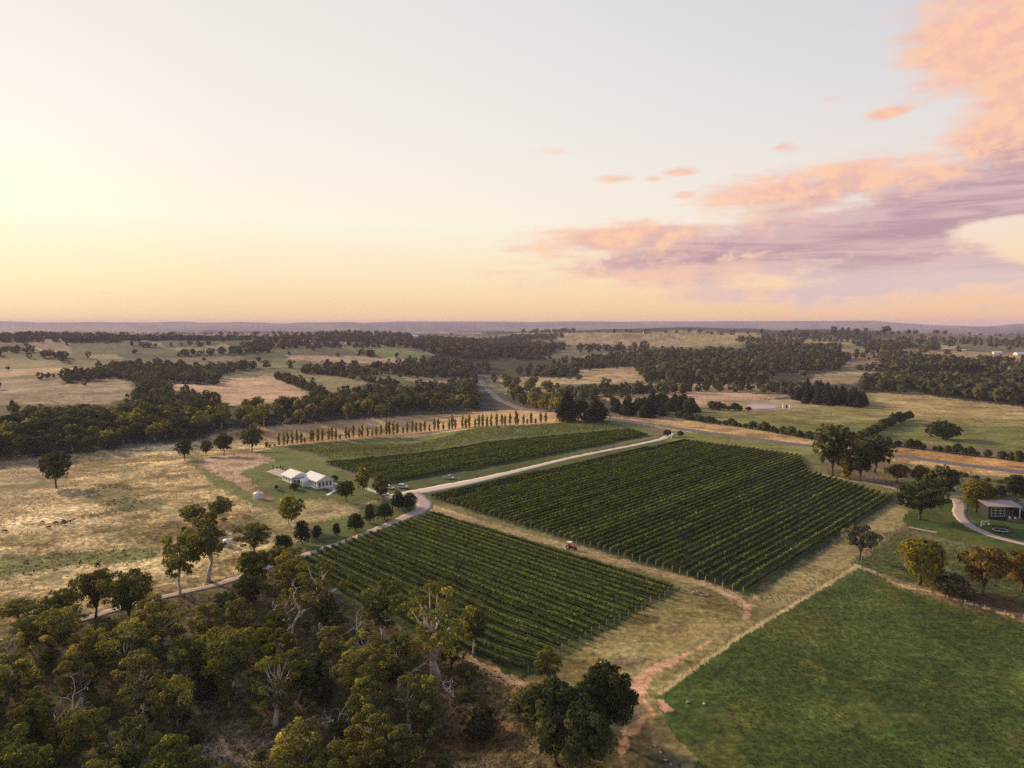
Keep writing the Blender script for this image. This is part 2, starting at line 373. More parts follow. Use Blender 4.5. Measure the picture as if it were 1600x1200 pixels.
# pixel outline, colour, contrast, ragged edge (m), greening
REG = [
 # the far country
 ('poly', [(-300, 527), (420, 524), (620, 527), (900, 520), (1300, 528), (1900, 536), (1900, 600), (-300, 600)], (.105, .100, .052), 1.2, 30, .5),
 ('poly', [(0, 527), (30, 527), (62, 545), (100, 552), (0, 556), (-200, 560), (-200, 527)], FARV, .35, 4, 0),
 ('poly', [(36, 529), (110, 528), (105, 548), (75, 548), (50, 540)], (.17, .12, .09), .5, 6, 0),
 ('poly', [(108, 530), (215, 527), (262, 546), (330, 553), (370, 557), (190, 560), (112, 552)], FARV, .35, 4, 0),
 ('poly', [(240, 527), (400, 530), (420, 540), (376, 546), (352, 538), (300, 540), (262, 545)], FARV, .35, 4, 0),
 ('poly', [(262, 546), (300, 540), (352, 538), (372, 546), (300, 551)], (.22, .18, .10), .5, 4, .3),
 ('poly', [(130, 553), (180, 553), (194, 560), (135, 560)], (.28, .22, .12), .4, 3, 0),
 ('poly', [(376, 548), (460, 538), (540, 541), (562, 555), (380, 562)], (.048, .062, .032), .3, 3, 0),
 ('poly', [(400, 530), (520, 536), (480, 539), (400, 540)], (.09, .10, .045), .5, 4, 0),
 ('poly', [(530, 541), (600, 542), (670, 551), (660, 558), (590, 561), (565, 555)], (.125, .165, .055), .5, 4, 0),
 ('poly', [(450, 555), (560, 557), (660, 561), (650, 569), (520, 567), (450, 562)], PINK, .6, 6, 0),
 ('poly', [(0, 562), (100, 563), (100, 575), (0, 574), (-200, 580), (-200, 562)], (.20, .165, .085), .5, 6, .4),
 ('poly', [(-200, 580), (0, 577), (70, 575), (172, 575), (172, 580), (60, 585), (0, 590), (-200, 596)], DRY, .5, 3, 0),
 ('poly', [(-200, 600), (0, 594), (90, 590), (175, 586), (200, 600), (225, 622), (180, 640), (70, 632), (0, 640), (-200, 650)], (.215, .160, .105), .9, 8, .35),
 ('poly', [(235, 594), (400, 590), (420, 584), (440, 592), (495, 620), (440, 634), (340, 634), (290, 622), (250, 606)], DRYP, .6, 5, .1),
 ('poly', [(400, 584), (470, 582), (560, 592), (580, 598), (520, 614), (470, 604), (430, 590)], (.215, .185, .095), .6, 5, .3),
 ('poly', [(520, 582), (620, 580), (640, 596), (600, 600), (560, 592)], (.120, .145, .060), .5, 4, 0),
 ('poly', [(620, 583), (720, 588), (725, 600), (640, 596)], (.33, .24, .15), .5, 4, .2),
 ('poly', [(800, 520), (1010, 520), (1060, 516), (1180, 520), (1200, 532), (1120, 541), (980, 544), (880, 536), (868, 528)], (.285, .215, .125), .7, 10, .45),
 ('poly', [(1075, 523), (1180, 523), (1195, 534), (1130, 541), (1060, 538)], (.27, .22, .10), .6, 6, .3),
 ('poly', [(850, 566), (985, 546), (985, 552), (900, 562), (870, 577), (848, 577)], (.15, .155, .07), .5, 4, 0),
 ('poly', [(1020, 552), (1072, 552), (1072, 558), (1020, 558)], (.22, .115, .08), .4, 3, 0),
 ('poly', [(1030, 543), (1140, 541), (1140, 547), (1030, 548)], (.10, .12, .05), .5, 4, 0),
 ('poly', [(830, 580), (1010, 572), (1010, 598), (880, 600), (830, 596)], (.34, .25, .14), .7, 6, .2),
 ('poly', [(780, 590), (860, 590), (880, 615), (800, 620)], (.33, .24, .145), .7, 6, .25),
 ('poly', [(1200, 536), (1260, 524), (1380, 531), (1390, 537), (1280, 538), (1240, 541)], (.33, .25, .13), .5, 6, .25),
 ('poly', [(1310, 545), (1420, 545), (1420, 560), (1330, 572), (1250, 582), (1260, 562)], (.23, .175, .105), .7, 8, .3),
 ('poly', [(1430, 546), (1620, 553), (1800, 560), (1800, 575), (1600, 570), (1500, 558), (1430, 552)], (.36, .27, .15), .5, 6, .2),
 ('poly', [(1470, 539), (1500, 540), (1500, 546), (1470, 546)], (.34, .26, .15), .4, 4, 0),
 ('poly', [(1250, 586), (1400, 576), (1420, 592), (1300, 600), (1260, 598)], (.27, .21, .115), .7, 6, .3),
 ('poly', [(1000, 600), (1260, 600), (1290, 612), (1010, 618)], (.30, .22, .13), .7, 6, .3),
 ('poly', [(930, 616), (1100, 612), (1240, 618), (1100, 635), (1080, 640), (960, 630)], DRYP, .6, 5, .15),
 ('poly', [(1080, 636), (1160, 628), (1260, 620), (1400, 612), (1600, 625), (1900, 640), (1900, 700), (1600, 705), (1420, 690), (1380, 700), (1290, 690), (1180, 668), (1080, 648)], (.245, .215, .080), .7, 5, .75),
 ('poly', [(1370, 612), (1500, 612), (1600, 630), (1900, 645), (1900, 664), (1600, 656), (1430, 650), (1370, 632)], (.33, .255, .115), .7, 5, .25),
 ('poly', [(1150, 624), (1250, 624), (1250, 641), (1160, 643)], (.33, .26, .16), .5, 5, .1),
 ('poly', [(1100, 646), (1300, 660), (1420, 660), (1600, 668), (1900, 680), (1900, 712), (1600, 706), (1430, 688), (1300, 688), (1180, 664)], (.155, .165, .050), .7, 5, .7),
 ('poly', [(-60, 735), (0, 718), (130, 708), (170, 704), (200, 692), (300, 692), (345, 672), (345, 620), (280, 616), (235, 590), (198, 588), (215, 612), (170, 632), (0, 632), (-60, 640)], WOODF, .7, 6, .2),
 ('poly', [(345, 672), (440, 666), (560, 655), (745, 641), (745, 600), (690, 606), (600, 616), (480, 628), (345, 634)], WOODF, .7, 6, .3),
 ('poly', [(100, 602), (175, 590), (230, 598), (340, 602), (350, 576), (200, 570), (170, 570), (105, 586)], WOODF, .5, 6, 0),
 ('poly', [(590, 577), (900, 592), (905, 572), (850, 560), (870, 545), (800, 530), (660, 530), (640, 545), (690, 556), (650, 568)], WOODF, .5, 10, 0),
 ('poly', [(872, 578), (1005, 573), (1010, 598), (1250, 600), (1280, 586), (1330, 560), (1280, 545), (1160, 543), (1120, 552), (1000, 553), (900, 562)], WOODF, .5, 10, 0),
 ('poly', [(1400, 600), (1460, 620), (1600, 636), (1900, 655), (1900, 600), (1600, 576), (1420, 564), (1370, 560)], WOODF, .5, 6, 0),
 # roadside
 ('poly', [(960, 652), (1040, 655), (1110, 660), (1200, 675), (1290, 689), (1400, 698), (1600, 726), (1900, 765), (1900, 800), (1600, 757), (1400, 722), (1280, 706), (1150, 688), (1060, 676)], (.40, .265, .120), .8, 3, .1),
 ('poly', [(1400, 700), (1600, 722), (1900, 765), (1900, 785), (1600, 738), (1400, 710)], (.36, .20, .075), .8, 2, .0),
 ('poly', [(1400, 722), (1600, 752), (1900, 790), (1900, 830), (1600, 800), (1500, 790), (1440, 760), (1360, 740)], (.165, .150, .070), .8, 4, .5),
 # golden paddock with the poplars
 ('poly', [(400, 668), (560, 655), (700, 646), (800, 640), (930, 648), (980, 655), (855, 662), (440, 697), (380, 700), (330, 700), (330, 680)], (.44, .30, .165), .45, 3, .05),
 ('poly', [(640, 644), (740, 641), (740, 646), (660, 648)], (.10, .10, .05), .3, 3, 0),
 # left pasture
 ('poly', [(-300, 735), (0, 718), (130, 708), (300, 690), (400, 672), (440, 697), (420, 760), (500, 860), (430, 885), (240, 938), (0, 985), (-300, 1060)], (.325, .245, .122), 1.15, 4, .6),
 ('poly', [(-300, 735), (0, 718), (100, 712), (110, 740), (60, 790), (0, 795), (-300, 850)], (.225, .170, .095), 1.0, 12, .5),
 ('poly', [(130, 765), (190, 752), (230, 780), (260, 775), (250, 800), (180, 800)], (.15, .13, .06), 1.0, 5, .5),
 ('poly', [(110, 812), (160, 800), (230, 790), (150, 806), (80, 816)], (.12, .13, .05), .7, 1.5, .6),
 ('poly', [(-200, 890), (0, 870), (120, 862), (245, 858), (245, 875), (120, 885), (0, 900), (-200, 930)], (.125, .13, .045), 1.0, 3, .8),
 ('poly', [(-100, 838), (0, 830), (80, 822), (180, 806), (230, 796), (235, 799), (180, 811), (80, 828), (0, 836), (-100, 846)], (.43, .33, .20), .4, 1, 0),
 ('poly', [(285, 712), (300, 708), (400, 765), (450, 800), (430, 806), (340, 760)], (.13, .14, .045), .6, 1.5, .6),
 ('poly', [(300, 725), (350, 708), (400, 708), (428, 718), (380, 735), (390, 760), (400, 775), (350, 745)], (.40, .275, .20), .5, 1.5, .05),
 # homestead lawn
 ('poly', [(440, 697), (400, 706), (430, 720), (383, 732), (380, 742), (405, 765), (440, 800), (520, 836), (600, 822), (650, 795), (640, 765), (560, 752), (505, 722)], LAWN, .6, 2, .2),
 ('poly', [(460, 785), (500, 778), (540, 790), (590, 780), (560, 800), (500, 815), (450, 810)], (.25, .20, .095), .8, 3, .4),
 ('poly', [(398, 768), (420, 768), (424, 778), (410, 784), (396, 780)], (.20, .12, .085), .6, 1, 0),
 ('poly', [(400, 790), (450, 800), (470, 830), (430, 850), (380, 830)], (.24, .19, .09), .9, 3, .6),
 ('poly', [(430, 850), (520, 838), (650, 797), (655, 803), (560, 840), (430, 884), (400, 880)], (.085, .105, .032), .6, 2, .2),
 # vineyards
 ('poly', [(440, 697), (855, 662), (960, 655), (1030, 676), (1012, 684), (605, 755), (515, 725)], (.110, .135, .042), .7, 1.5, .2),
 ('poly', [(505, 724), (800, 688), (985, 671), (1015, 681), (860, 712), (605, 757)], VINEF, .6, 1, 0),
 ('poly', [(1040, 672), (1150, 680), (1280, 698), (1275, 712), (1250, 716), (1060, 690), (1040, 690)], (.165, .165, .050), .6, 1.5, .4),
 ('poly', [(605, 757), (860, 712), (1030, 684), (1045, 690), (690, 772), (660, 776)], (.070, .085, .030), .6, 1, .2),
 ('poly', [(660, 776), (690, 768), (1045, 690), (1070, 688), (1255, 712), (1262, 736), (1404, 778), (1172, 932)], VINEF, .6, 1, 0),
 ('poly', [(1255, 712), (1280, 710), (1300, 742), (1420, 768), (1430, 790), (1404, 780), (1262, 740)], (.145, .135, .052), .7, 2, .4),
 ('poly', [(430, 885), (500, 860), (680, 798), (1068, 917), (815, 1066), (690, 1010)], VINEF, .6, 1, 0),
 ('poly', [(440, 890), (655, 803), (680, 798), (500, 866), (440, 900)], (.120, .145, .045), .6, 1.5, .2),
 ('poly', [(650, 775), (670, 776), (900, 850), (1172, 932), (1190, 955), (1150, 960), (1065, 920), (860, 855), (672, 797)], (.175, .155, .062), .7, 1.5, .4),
 ('poly', [(1065, 920), (1150, 935), (1185, 950), (1172, 932), (1404, 780), (1430, 800), (1340, 880), (1200, 965), (1090, 1045), (1010, 1110), (940, 1090), (850, 1070), (815, 1066)], (.21, .175, .070), .8, 2, .5),
 ('poly', [(1100, 970), (1135, 965), (1120, 1000), (1040, 1030), (1000, 1035), (1040, 1000)], (.27, .21, .085), .6, 5, .2),
 ('poly', [(1172, 934), (1404, 785), (1425, 800), (1332, 880), (1185, 965)], (.255, .205, .095), .6, 2, .25),
 ('poly', [(960, 1035), (1000, 1028), (1010, 1042), (970, 1050)], (.17, .12, .075), .7, 3, .3),
 ('poly', [(1048, 975), (1075, 970), (1078, 984), (1050, 984)], (.17, .12, .07), .7, 3, .3),
 # green paddock
 ('poly', [(1022, 1090), (1100, 1032), (1200, 966), (1332, 886), (1390, 908), (1480, 938), (1600, 968), (2100, 1060), (2300, 1400), (1120, 1400), (1060, 1180)], (.044, .070, .016), .85, .7, .3),
 ('poly', [(1230, 940), (1330, 905), (1390, 950), (1330, 990), (1260, 975)], (.060, .078, .020), .8, 22, .3),
 ('poly', [(1332, 886), (1310, 905), (1345, 888)], (.30, .22, .10), .4, 1, 0),
 ('poly', [(1340, 884), (1400, 830), (1500, 850), (1600, 868), (2000, 940), (2000, 1040), (1600, 962), (1480, 936), (1390, 906)], (.062, .080, .028), 1.0, 3, .5),
 ('poly', [(1385, 908), (1440, 912), (1520, 936), (1620, 960), (1620, 975), (1500, 945), (1400, 918)], (.20, .15, .08), .8, 2, 0),
 ('poly', [(1480, 935), (1520, 925), (1640, 945), (1640, 968), (1540, 955)], (.095, .065, .032), .8, 3, .6),
 ('poly', [(1410, 808), (1440, 782), (1470, 778), (1600, 790), (1900, 830), (1900, 930), (1600, 866), (1500, 848), (1420, 828)], (.040, .068, .015), .5, 1, 0),
 ('poly', [(1440, 762), (1500, 750), (1600, 770), (1900, 800), (1900, 830), (1600, 792), (1470, 778)], (.175, .160, .075), .8, 3, .5),
 # wood floor
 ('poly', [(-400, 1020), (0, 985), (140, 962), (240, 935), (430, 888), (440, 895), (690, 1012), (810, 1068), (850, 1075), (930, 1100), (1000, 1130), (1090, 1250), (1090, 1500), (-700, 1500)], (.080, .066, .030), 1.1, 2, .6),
 ('poly', [(690, 1012), (815, 1068), (840, 1100), (800, 1200), (660, 1250), (660, 1130), (700, 1060)], (.20, .130, .055), 1.1, 4, .5),
 ('poly', [(300, 1100), (400, 1080), (480, 1120), (420, 1200), (280, 1200)], (.17, .13, .075), 1.2, 4, .5),
 ('poly', [(690, 1008), (815, 1070), (815, 1080), (690, 1018)], (.30, .20, .12), .5, 1, 0),
]
# ---- grid of the ground: fine where the land is seen, coarse elsewhere
azl = np.linspace(-39, 39, 800)
azs = np.radians(np.concatenate([np.arange(-180, -60, 6), np.arange(-60, -39, 1.0), azl, np.arange(40, 60, 1.0), np.arange(60, 180.1, 6)]))
yy = np.concatenate([np.arange(1240, 700, -2.4), np.arange(700, 516.4, -.85)])
Rr = np.concatenate([np.geomspace(4, 100, 14), CAM_H / np.tan(np.arctan((yy - 600) / FPX) + PITCH)])
Rr = Rr[Rr > 0]; Rr = np.concatenate([Rr, np.geomspace(Rr[-1] * 1.012, 18500, 90)])
Rr = np.unique(Rr)
GA, GR = np.meshgrid(azs, Rr)
GX = GR * np.sin(GA); GY = GR * np.cos(GA); GZ = H(GX, GY)
fx_, fy_ = GX.ravel(), GY.ravel(); fr = GR.ravel()
gcol = np.empty((fx_.size, 3)); gcon = np.empty(fx_.size); ggr = np.zeros(fx_.size)
mot = fbm(fx_, fy_, 900, 5, 61, .6)
far_c = np.array([.155, .125, .080]); far_d = np.array([.052, .050, .036])
gcol[:] = far_d + (far_c - far_d) * sst(mot, .46, .54)[:, None]; gcon[:] = .4
w1 = (fbm(fx_, fy_, 14, 5, 71, .75) * 2 - 1) * 1.8 + rng.normal(0, .28, fx_.size); w2 = (fbm(fx_, fy_, 14, 5, 75, .75) * 2 - 1) * 1.8 + rng.normal(0, .28, fx_.size)
frontm = fy_ > 0
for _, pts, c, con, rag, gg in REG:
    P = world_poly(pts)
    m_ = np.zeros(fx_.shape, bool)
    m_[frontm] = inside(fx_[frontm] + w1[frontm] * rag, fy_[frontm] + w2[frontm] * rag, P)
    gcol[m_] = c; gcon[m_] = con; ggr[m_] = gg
def stroke(pts, wid, c, con, thr, rag=.35):
    P = smooth_path(pts, 1.0); wd = np.interp(np.linspace(0, 1, len(P)), np.linspace(0, 1, len(wid)), wid)
    bb = np.where((fx_ > P[:, 0].min() - 6) & (fx_ < P[:, 0].max() + 6) & (fy_ > P[:, 1].min() - 6) & (fy_ < P[:, 1].max() + 6))[0]
    qx = fx_[bb] + w1[bb] * rag; qy = fy_[bb] + w2[bb] * rag
    dm = np.full(len(bb), 9.0)
    for i in range(len(P)): dm = np.minimum(dm, np.hypot(qx - P[i, 0], qy - P[i, 1]) / (wd[i] * .5))
    nz = fbm(fx_[bb], fy_[bb], 3.2, 3, 97, .7)
    m_ = (dm + (nz - .5) * 2.2 * thr) < 1
    gcol[bb[m_]] = c; gcon[bb[m_]] = con; ggr[bb[m_]] = 0
RED = (.44, .255, .155); PALE = (.46, .36, .19)
stroke([(664, 790), (700, 802), (850, 845), (1000, 886), (1110, 917), (1165, 945)], [4.5, 5, 5, 5], (.30, .225, .115), .7, .55)
stroke([(1340, 884), (1300, 908), (1240, 944), (1200, 968), (1120, 1020), (1030, 1082)], [1.6, 1.3, 1.3, 1.3], PALE, .4, .5)
stroke([(1340, 884), (1370, 896), (1400, 912), (1450, 924), (1500, 938), (1580, 962)], [1.0, 1, 2.2, 1, 1.5, 1.5], PALE, .5, .8)
stroke([(1172, 945), (1150, 975), (1118, 996), (1060, 1024), (1010, 1054), (996, 1074), (1012, 1108), (1050, 1160), (1100, 1220)], [3, 3, 3, 3, 3, 3, 3, 3], (.22, .185, .085), .7, .5)
stroke([(1112, 1000), (1085, 1016), (1058, 1030), (1030, 1044), (1008, 1058), (996, 1074), (1002, 1094), (1018, 1116)], [.8, 1.3, 2.2, 2.4, 2.8, 2.8, 2.4, 1.3], RED, .7, 1.0)
stroke([(1008, 1118), (992, 1135), (980, 1152), (972, 1172)], [1.5, 2.4, 2.4, 2.0], RED, .5, 1.1)
stroke([(1030, 1095), (1040, 1108)], [1.6, 1.6], RED, .5, 1.0)
stroke([(1085, 910), (1112, 918), (1130, 926), (1155, 935), (1168, 950), (1164, 966)], [1.5, 3.0, 2.6, 1.6, 1.6, 1.5], (.50, .32, .24), .5, 1.0)
stroke([(690, 1012), (740, 1036), (790, 1060), (830, 1078)], [3.5, 3.5, 3, 2.5], (.36, .235, .15), .6, .6)
stroke([(650, 785), (664, 786), (680, 792), (720, 804), (760, 817)], [1.0, 2.0, 1.6, 1.2], PALE, .4, .4)
stroke([(590, 756), (640, 756), (700, 746), (780, 728), (860, 712)], [2, 2, 2, 2], (.07, .08, .032), .4, .5)
mm = fbm(fx_, fy_, 38, 6, 81, .78)
m2 = fbm(fx_ + 40 * mm, fy_ * 1.7, 16, 4, 91, .7)
kk = (mm - .5) * 3.2 - 1.1 * sst(m2, .52, .66) * sst(gcol[:, 0], .06, .2) + .25
gcol *= (2.0 ** (kk[:, None] * np.array([.92, 1.0, 1.12]) * gcon[:, None]))
gp = (gcol[:, 1] > gcol[:, 0] * 1.25); yl = sst(fbm(fx_, fy_, 11, 5, 141, .75), .50, .66)[:, None] * gp[:, None]
gcol = gcol * (1 - .55 * yl) + np.array([.115, .115, .030]) * .55 * yl
gn = len(azs); gm = len(Rr)
idx = np.arange(gn * gm).reshape(gm, gn)
Fq = np.stack([idx[:-1, :-1], idx[:-1, 1:], idx[1:, 1:], idx[1:, :-1]], -1).reshape(-1, 4)
me = new_mesh('ground', np.stack([fx_, fy_, GZ.ravel()], 1), Fq[:, ::-1], ground_material(), True, {'Col': gcol, 'contrast': gcon, 'greening': ggr})
tag(link('ground', me), 'dry and green rolling farmland reaching to the low hills on the horizon', kind='structure')
# ---------------------------------------------------------------- roads and tracks
def strip(name, pts, width, mat, off=.12, step=2.0, ragged=.15, label=None, cross=4, crown=0.0, side=0.0):
    P = smooth_path(pts, step); n = len(P)
    T = np.gradient(P, axis=0); T /= np.linalg.norm(T, axis=1)[:, None] + 1e-9; Nn = np.stack([-T[:, 1], T[:, 0]], 1); P = P + Nn * side
    w = np.interp(np.linspace(0, 1, n), np.linspace(0, 1, len(width)), width) if hasattr(width, '__len__') else np.full(n, width)
    u = np.linspace(-.5, .5, cross + 1); V = []
    jl = rng.normal(0, ragged, n); jr = rng.normal(0, ragged, n)
    ks = [-.5 - 1e-3] + list(u) + [.5 + 1e-3]
    for j, k in enumerate(ks):
        e = (jl if k < 0 else jr) * (abs(k) > .45)
        q = P + Nn * (w * k + e * np.sign(k))[:, None]
        z = H(q[:, 0], q[:, 1]) + off + crown * (1 - 4 * min(k * k, .25))
        if j in (0, len(ks) - 1): z = z - off - .5
        V.append(np.stack([q[:, 0], q[:, 1], z], 1))
    V = np.stack(V, 1); c = V.shape[1]
    idx = np.arange(n * c).reshape(n, c)
    F = np.stack([idx[:-1, :-1], idx[:-1, 1:], idx[1:, 1:], idx[1:, :-1]], -1).reshape(-1, 4)
    me = new_mesh(name, V.reshape(-1, 3), F[:, ::-1], mat, True)
    return tag(link(name, me), label, kind='structure')
def track_material(name, a, b, scale=.8, patch=None, patch_w=.5):
    m = bpy.data.materials.new(name); m.use_nodes = True; N = NT(m.node_tree); p = m.node_tree.nodes['Principled BSDF']
    p.inputs['Roughness'].default_value = .95; p.inputs['Specular IOR Level'].default_value = .15
    pos = N.n('ShaderNodeNewGeometry').outputs['Position']
    c = N.mix(N.step(N.noise(pos, scale, 6, .7), .3, .7), a, b)
    if patch: c = N.mix(N.step(N.noise(pos, .16, 5, .7, 1.0), patch_w, patch_w + .08), c, patch)
    N.link(c, p.inputs['Base Color']); return m
M_gravel = track_material('gravel', (.50, .42, .36), (.62, .54, .48), .9)
M_gravel2 = track_material('pink_gravel', (.36, .28, .25), (.48, .39, .35), .9)
M_asphalt = track_material('asphalt', (.115, .11, .125), (.155, .148, .165), .5)
M_dirt = track_material('dirt', (.30, .21, .12), (.42, .32, .20), .9, (.24, .195, .095), .46)
M_red = track_material('red_soil', (.42, .20, .12), (.52, .30, .20), .8, (.14, .11, .045), .52)
M_line = track_material('road_paint', (.62, .60, .56), (.7, .68, .64), .8)
ROAD = [(1700, 750), (1600, 738), (1500, 726), (1400, 712), (1275, 698), (1200, 689), (1120, 678), (1060, 670), (1010, 662), (960, 655), (900, 648), (845, 642), (800, 633), (778, 622), (762, 608), (753, 596), (748, 586)]
strip('road', ROAD, 8.4, M_asphalt, .30, 3, 0, 'dark two-lane country road running past the vineyard and into the valley')
def dashes():
    P = smooth_path(ROAD, 1.5); m = MB(); T = np.gradient(P, axis=0); T /= np.linalg.norm(T, axis=1)[:, None]
    for side in (-3.1, 3.1):
        for i in range(0, len(P) - 3, 3):
            a, b = P[i], P[i + 3]; na = np.array([-T[i][1], T[i][0]]); nb = np.array([-T[i + 3][1], T[i + 3][0]])
            q = [a + na * (side - .06), a + na * (side + .06), b + nb * (side + .06), b + nb * (side - .06)]
            m.add([(x[0], x[1], ground_z(x[0], x[1]) + .32) for x in q], [(0, 1, 2, 3)])
    tag(m.obj('road_markings', M_line), kind='structure')
dashes()
strip('gravel_driveway', [(1050, 677), (1038, 685), (1000, 694), (900, 714), (800, 738), (740, 752), (690, 762), (640, 771), (608, 778)], [6, 4.4, 4.2, 4.2, 4.4, 5.0, 6.5, 9, 9], M_gravel, .13, 2, .25, 'pale gravel driveway from the road gate to the car park')
strip('gravel_driveway', [(640, 771), (655, 779), (664, 789), (656, 798), (630, 810), (560, 839), (500, 860), (430, 883), (345, 912), (290, 925), (240, 937), (140, 965), (60, 988), (-60, 1020)], [9, 7, 6, 5.0, 4, 3.4, 3.2, 3.2, 3.2, 3.0, 3.0, 3.0, 3.0], M_gravel2, .14, 2, .2, 'pinkish gravel lane curving round the round trees and down the left side')
strip('gravel_path', [(560, 757), (575, 764), (590, 770), (604, 775)], 2.0, M_gravel, .15, 1.5, .15, 'narrow pale path from the car park toward the white farmhouse')
TRACK = [(664, 790), (678, 795), (700, 802), (760, 819), (850, 845), (940, 870), (1000, 886), (1070, 905), (1110, 917), (1150, 935)]
strip('dirt_track', TRACK, .7, M_dirt, .035, 1.0, .16, 'tan earth wheel track between the two front vineyard blocks, left rut', 3, side=-.85)
strip('dirt_track', TRACK, .7, M_dirt, .035, 1.0, .16, 'tan earth wheel track between the two front vineyard blocks, right rut', 3, side=.85)
strip('dirt_track', [(690, 1012), (740, 1036), (790, 1060), (830, 1078)], 1.6, M_dirt, .08, 1.5, .4, 'worn earth track along the lower edge of the front vineyard', 6)
strip('mown_strip', [(1262, 735), (1285, 742), (1330, 750), (1380, 759), (1422, 768)], 3.6, track_material('pale_earth', (.33, .25, .17), (.45, .36, .25)), .08, 2, .3, 'pale earth headland track at the upper right end of the vines')
strip('gravel_driveway', [(1470, 778), (1492, 781), (1500, 790), (1499, 802), (1508, 816), (1530, 829), (1560, 840), (1600, 850), (1680, 868)], [4, 4.5, 5, 4.4, 3.8, 3.2, 3.0, 3.0], M_gravel2, .12, 1.5, .15, 'pink gravel driveway curving past the dark house')
strip('garden_path', [(1420, 823), (1440, 828), (1464, 832)], 1.4, M_gravel2, .10, 1, .05, 'short straight pale path on the lawn edge')
strip('far_road', [(640, 547), (665, 550), (680, 556), (690, 560)], 9, M_asphalt, .8, 6, 0, 'far bend of road on the hillside', 2)
strip('far_track', [(32, 528), (45, 537), (62, 546), (90, 551)], 6, track_material('far_earth', (.30, .24, .15), (.36, .3, .2)), .8, 6, 0, 'pale track between far vineyard blocks', 2)
# ponds
def flat_patch(name, pts, mat, off, label, kind='structure'):
    P = world_poly(pts, 3); z = float(H(P[:, 0], P[:, 1]).max()) + off; n = len(P)
    V = [(p[0], p[1], z) for p in P] + [(p[0], p[1], z - 1.5 - off) for p in P]
    m = MB().add(V, [tuple(range(n))] + [(i, i + n, (i + 1) % n + n, (i + 1) % n) for i in range(n)])
    return tag(m.obj(name, mat), label, kind=kind)
M_water = material('water', (.30, .27, .26), .06, 0, .05, .05, 1.0)
flat_patch('pond_water', [(1167, 633), (1185, 632), (1210, 632.5), (1222, 635), (1208, 638), (1180, 639), (1168, 637)], M_water, .12, 'small pale farm pond in the dry paddock')
# ---------------------------------------------------------------- leaves made of small cards
def unit(v): return v / (np.linalg.norm(v, axis=-1, keepdims=True) + 1e-9)
def cards(C, Nn, s, jit=.55, asp=.7):
    n = len(C); nn = unit(Nn + rng.normal(0, jit, (n, 3)))
    a = unit(np.cross(nn, rng.normal(0, 1, (n, 3)))); b = np.cross(nn, a); s = np.asarray(s)[:, None] if hasattr(s, '__len__') else s
    V = np.stack([C + a * s, C + b * s * asp, C - a * s, C - b * s * asp], 1).reshape(-1, 3)
    No = np.repeat(unit(Nn * .9 + nn * .5), 4, 0)
    return V, np.arange(4 * n).reshape(n, 4), No
def leaf_mesh(name, parts, mat):
    """parts: (V, F, normals, tint)"""
    Vs, Fs, Ns, Ts, b = [], [], [], [], 0
    for V, F, No, T in parts:
        Vs.append(V); Fs.append(F + b); Ns.append(No); Ts.append(T); b += len(V)
    fs = {}
    for f in Fs: fs.setdefault(f.shape[1], []).append(f)
    return new_mesh(name, np.concatenate(Vs), [np.concatenate(v) for v in fs.values()], mat, True, {'tint': np.concatenate(Ts)}, np.concatenate(Ns))
M_vine = leaf_material('vine_leaves', (.032, .050, .014), (.29, .345, .090), .32, (.40, .43, .12))
M_young = leaf_material('young_vine_leaves', (.070, .095, .028), (.17, .19, .05), .25, (.26, .22, .08))
M_post = material('weathered_post', (.42, .36, .27), .85, noise=.2)
M_guard = material('vine_guard', (.75, .70, .62), .7)
ORD = 'first second third fourth fifth sixth seventh eighth ninth tenth eleventh twelfth thirteenth fourteenth fifteenth sixteenth seventeenth eighteenth nineteenth twentieth'.split()
TENS = {2: 'twenty', 3: 'thirty', 4: 'forty', 5: 'fifty', 6: 'sixty', 7: 'seventy'}
TENTH = {2: 'twentieth', 3: 'thirtieth', 4: 'fortieth', 5: 'fiftieth', 6: 'sixtieth', 7: 'seventieth'}
def ordinal(i):
    if i <= 20: return ORD[i - 1]
    return TENTH[i // 10] if i % 10 == 0 else TENS[i // 10] + '-' + ORD[i % 10 - 1]
post_me = MB().box(-.07, .07, -.07, .07, 0, 1.75).mesh('end_post', M_post)
def clip_line(p, d, poly):
    ts = []
    for i in range(len(poly)):
        a = poly[i]; b = poly[(i + 1) % len(poly)]; e = b - a; den = d[0] * e[1] - d[1] * e[0]
        if abs(den) < 1e-9: continue
        w = a - p; t = (w[0] * e[1] - w[1] * e[0]) / den; u = (w[0] * d[1] - w[1] * d[0]) / den
        if 0 <= u < 1: ts.append(t)
    return sorted(ts)
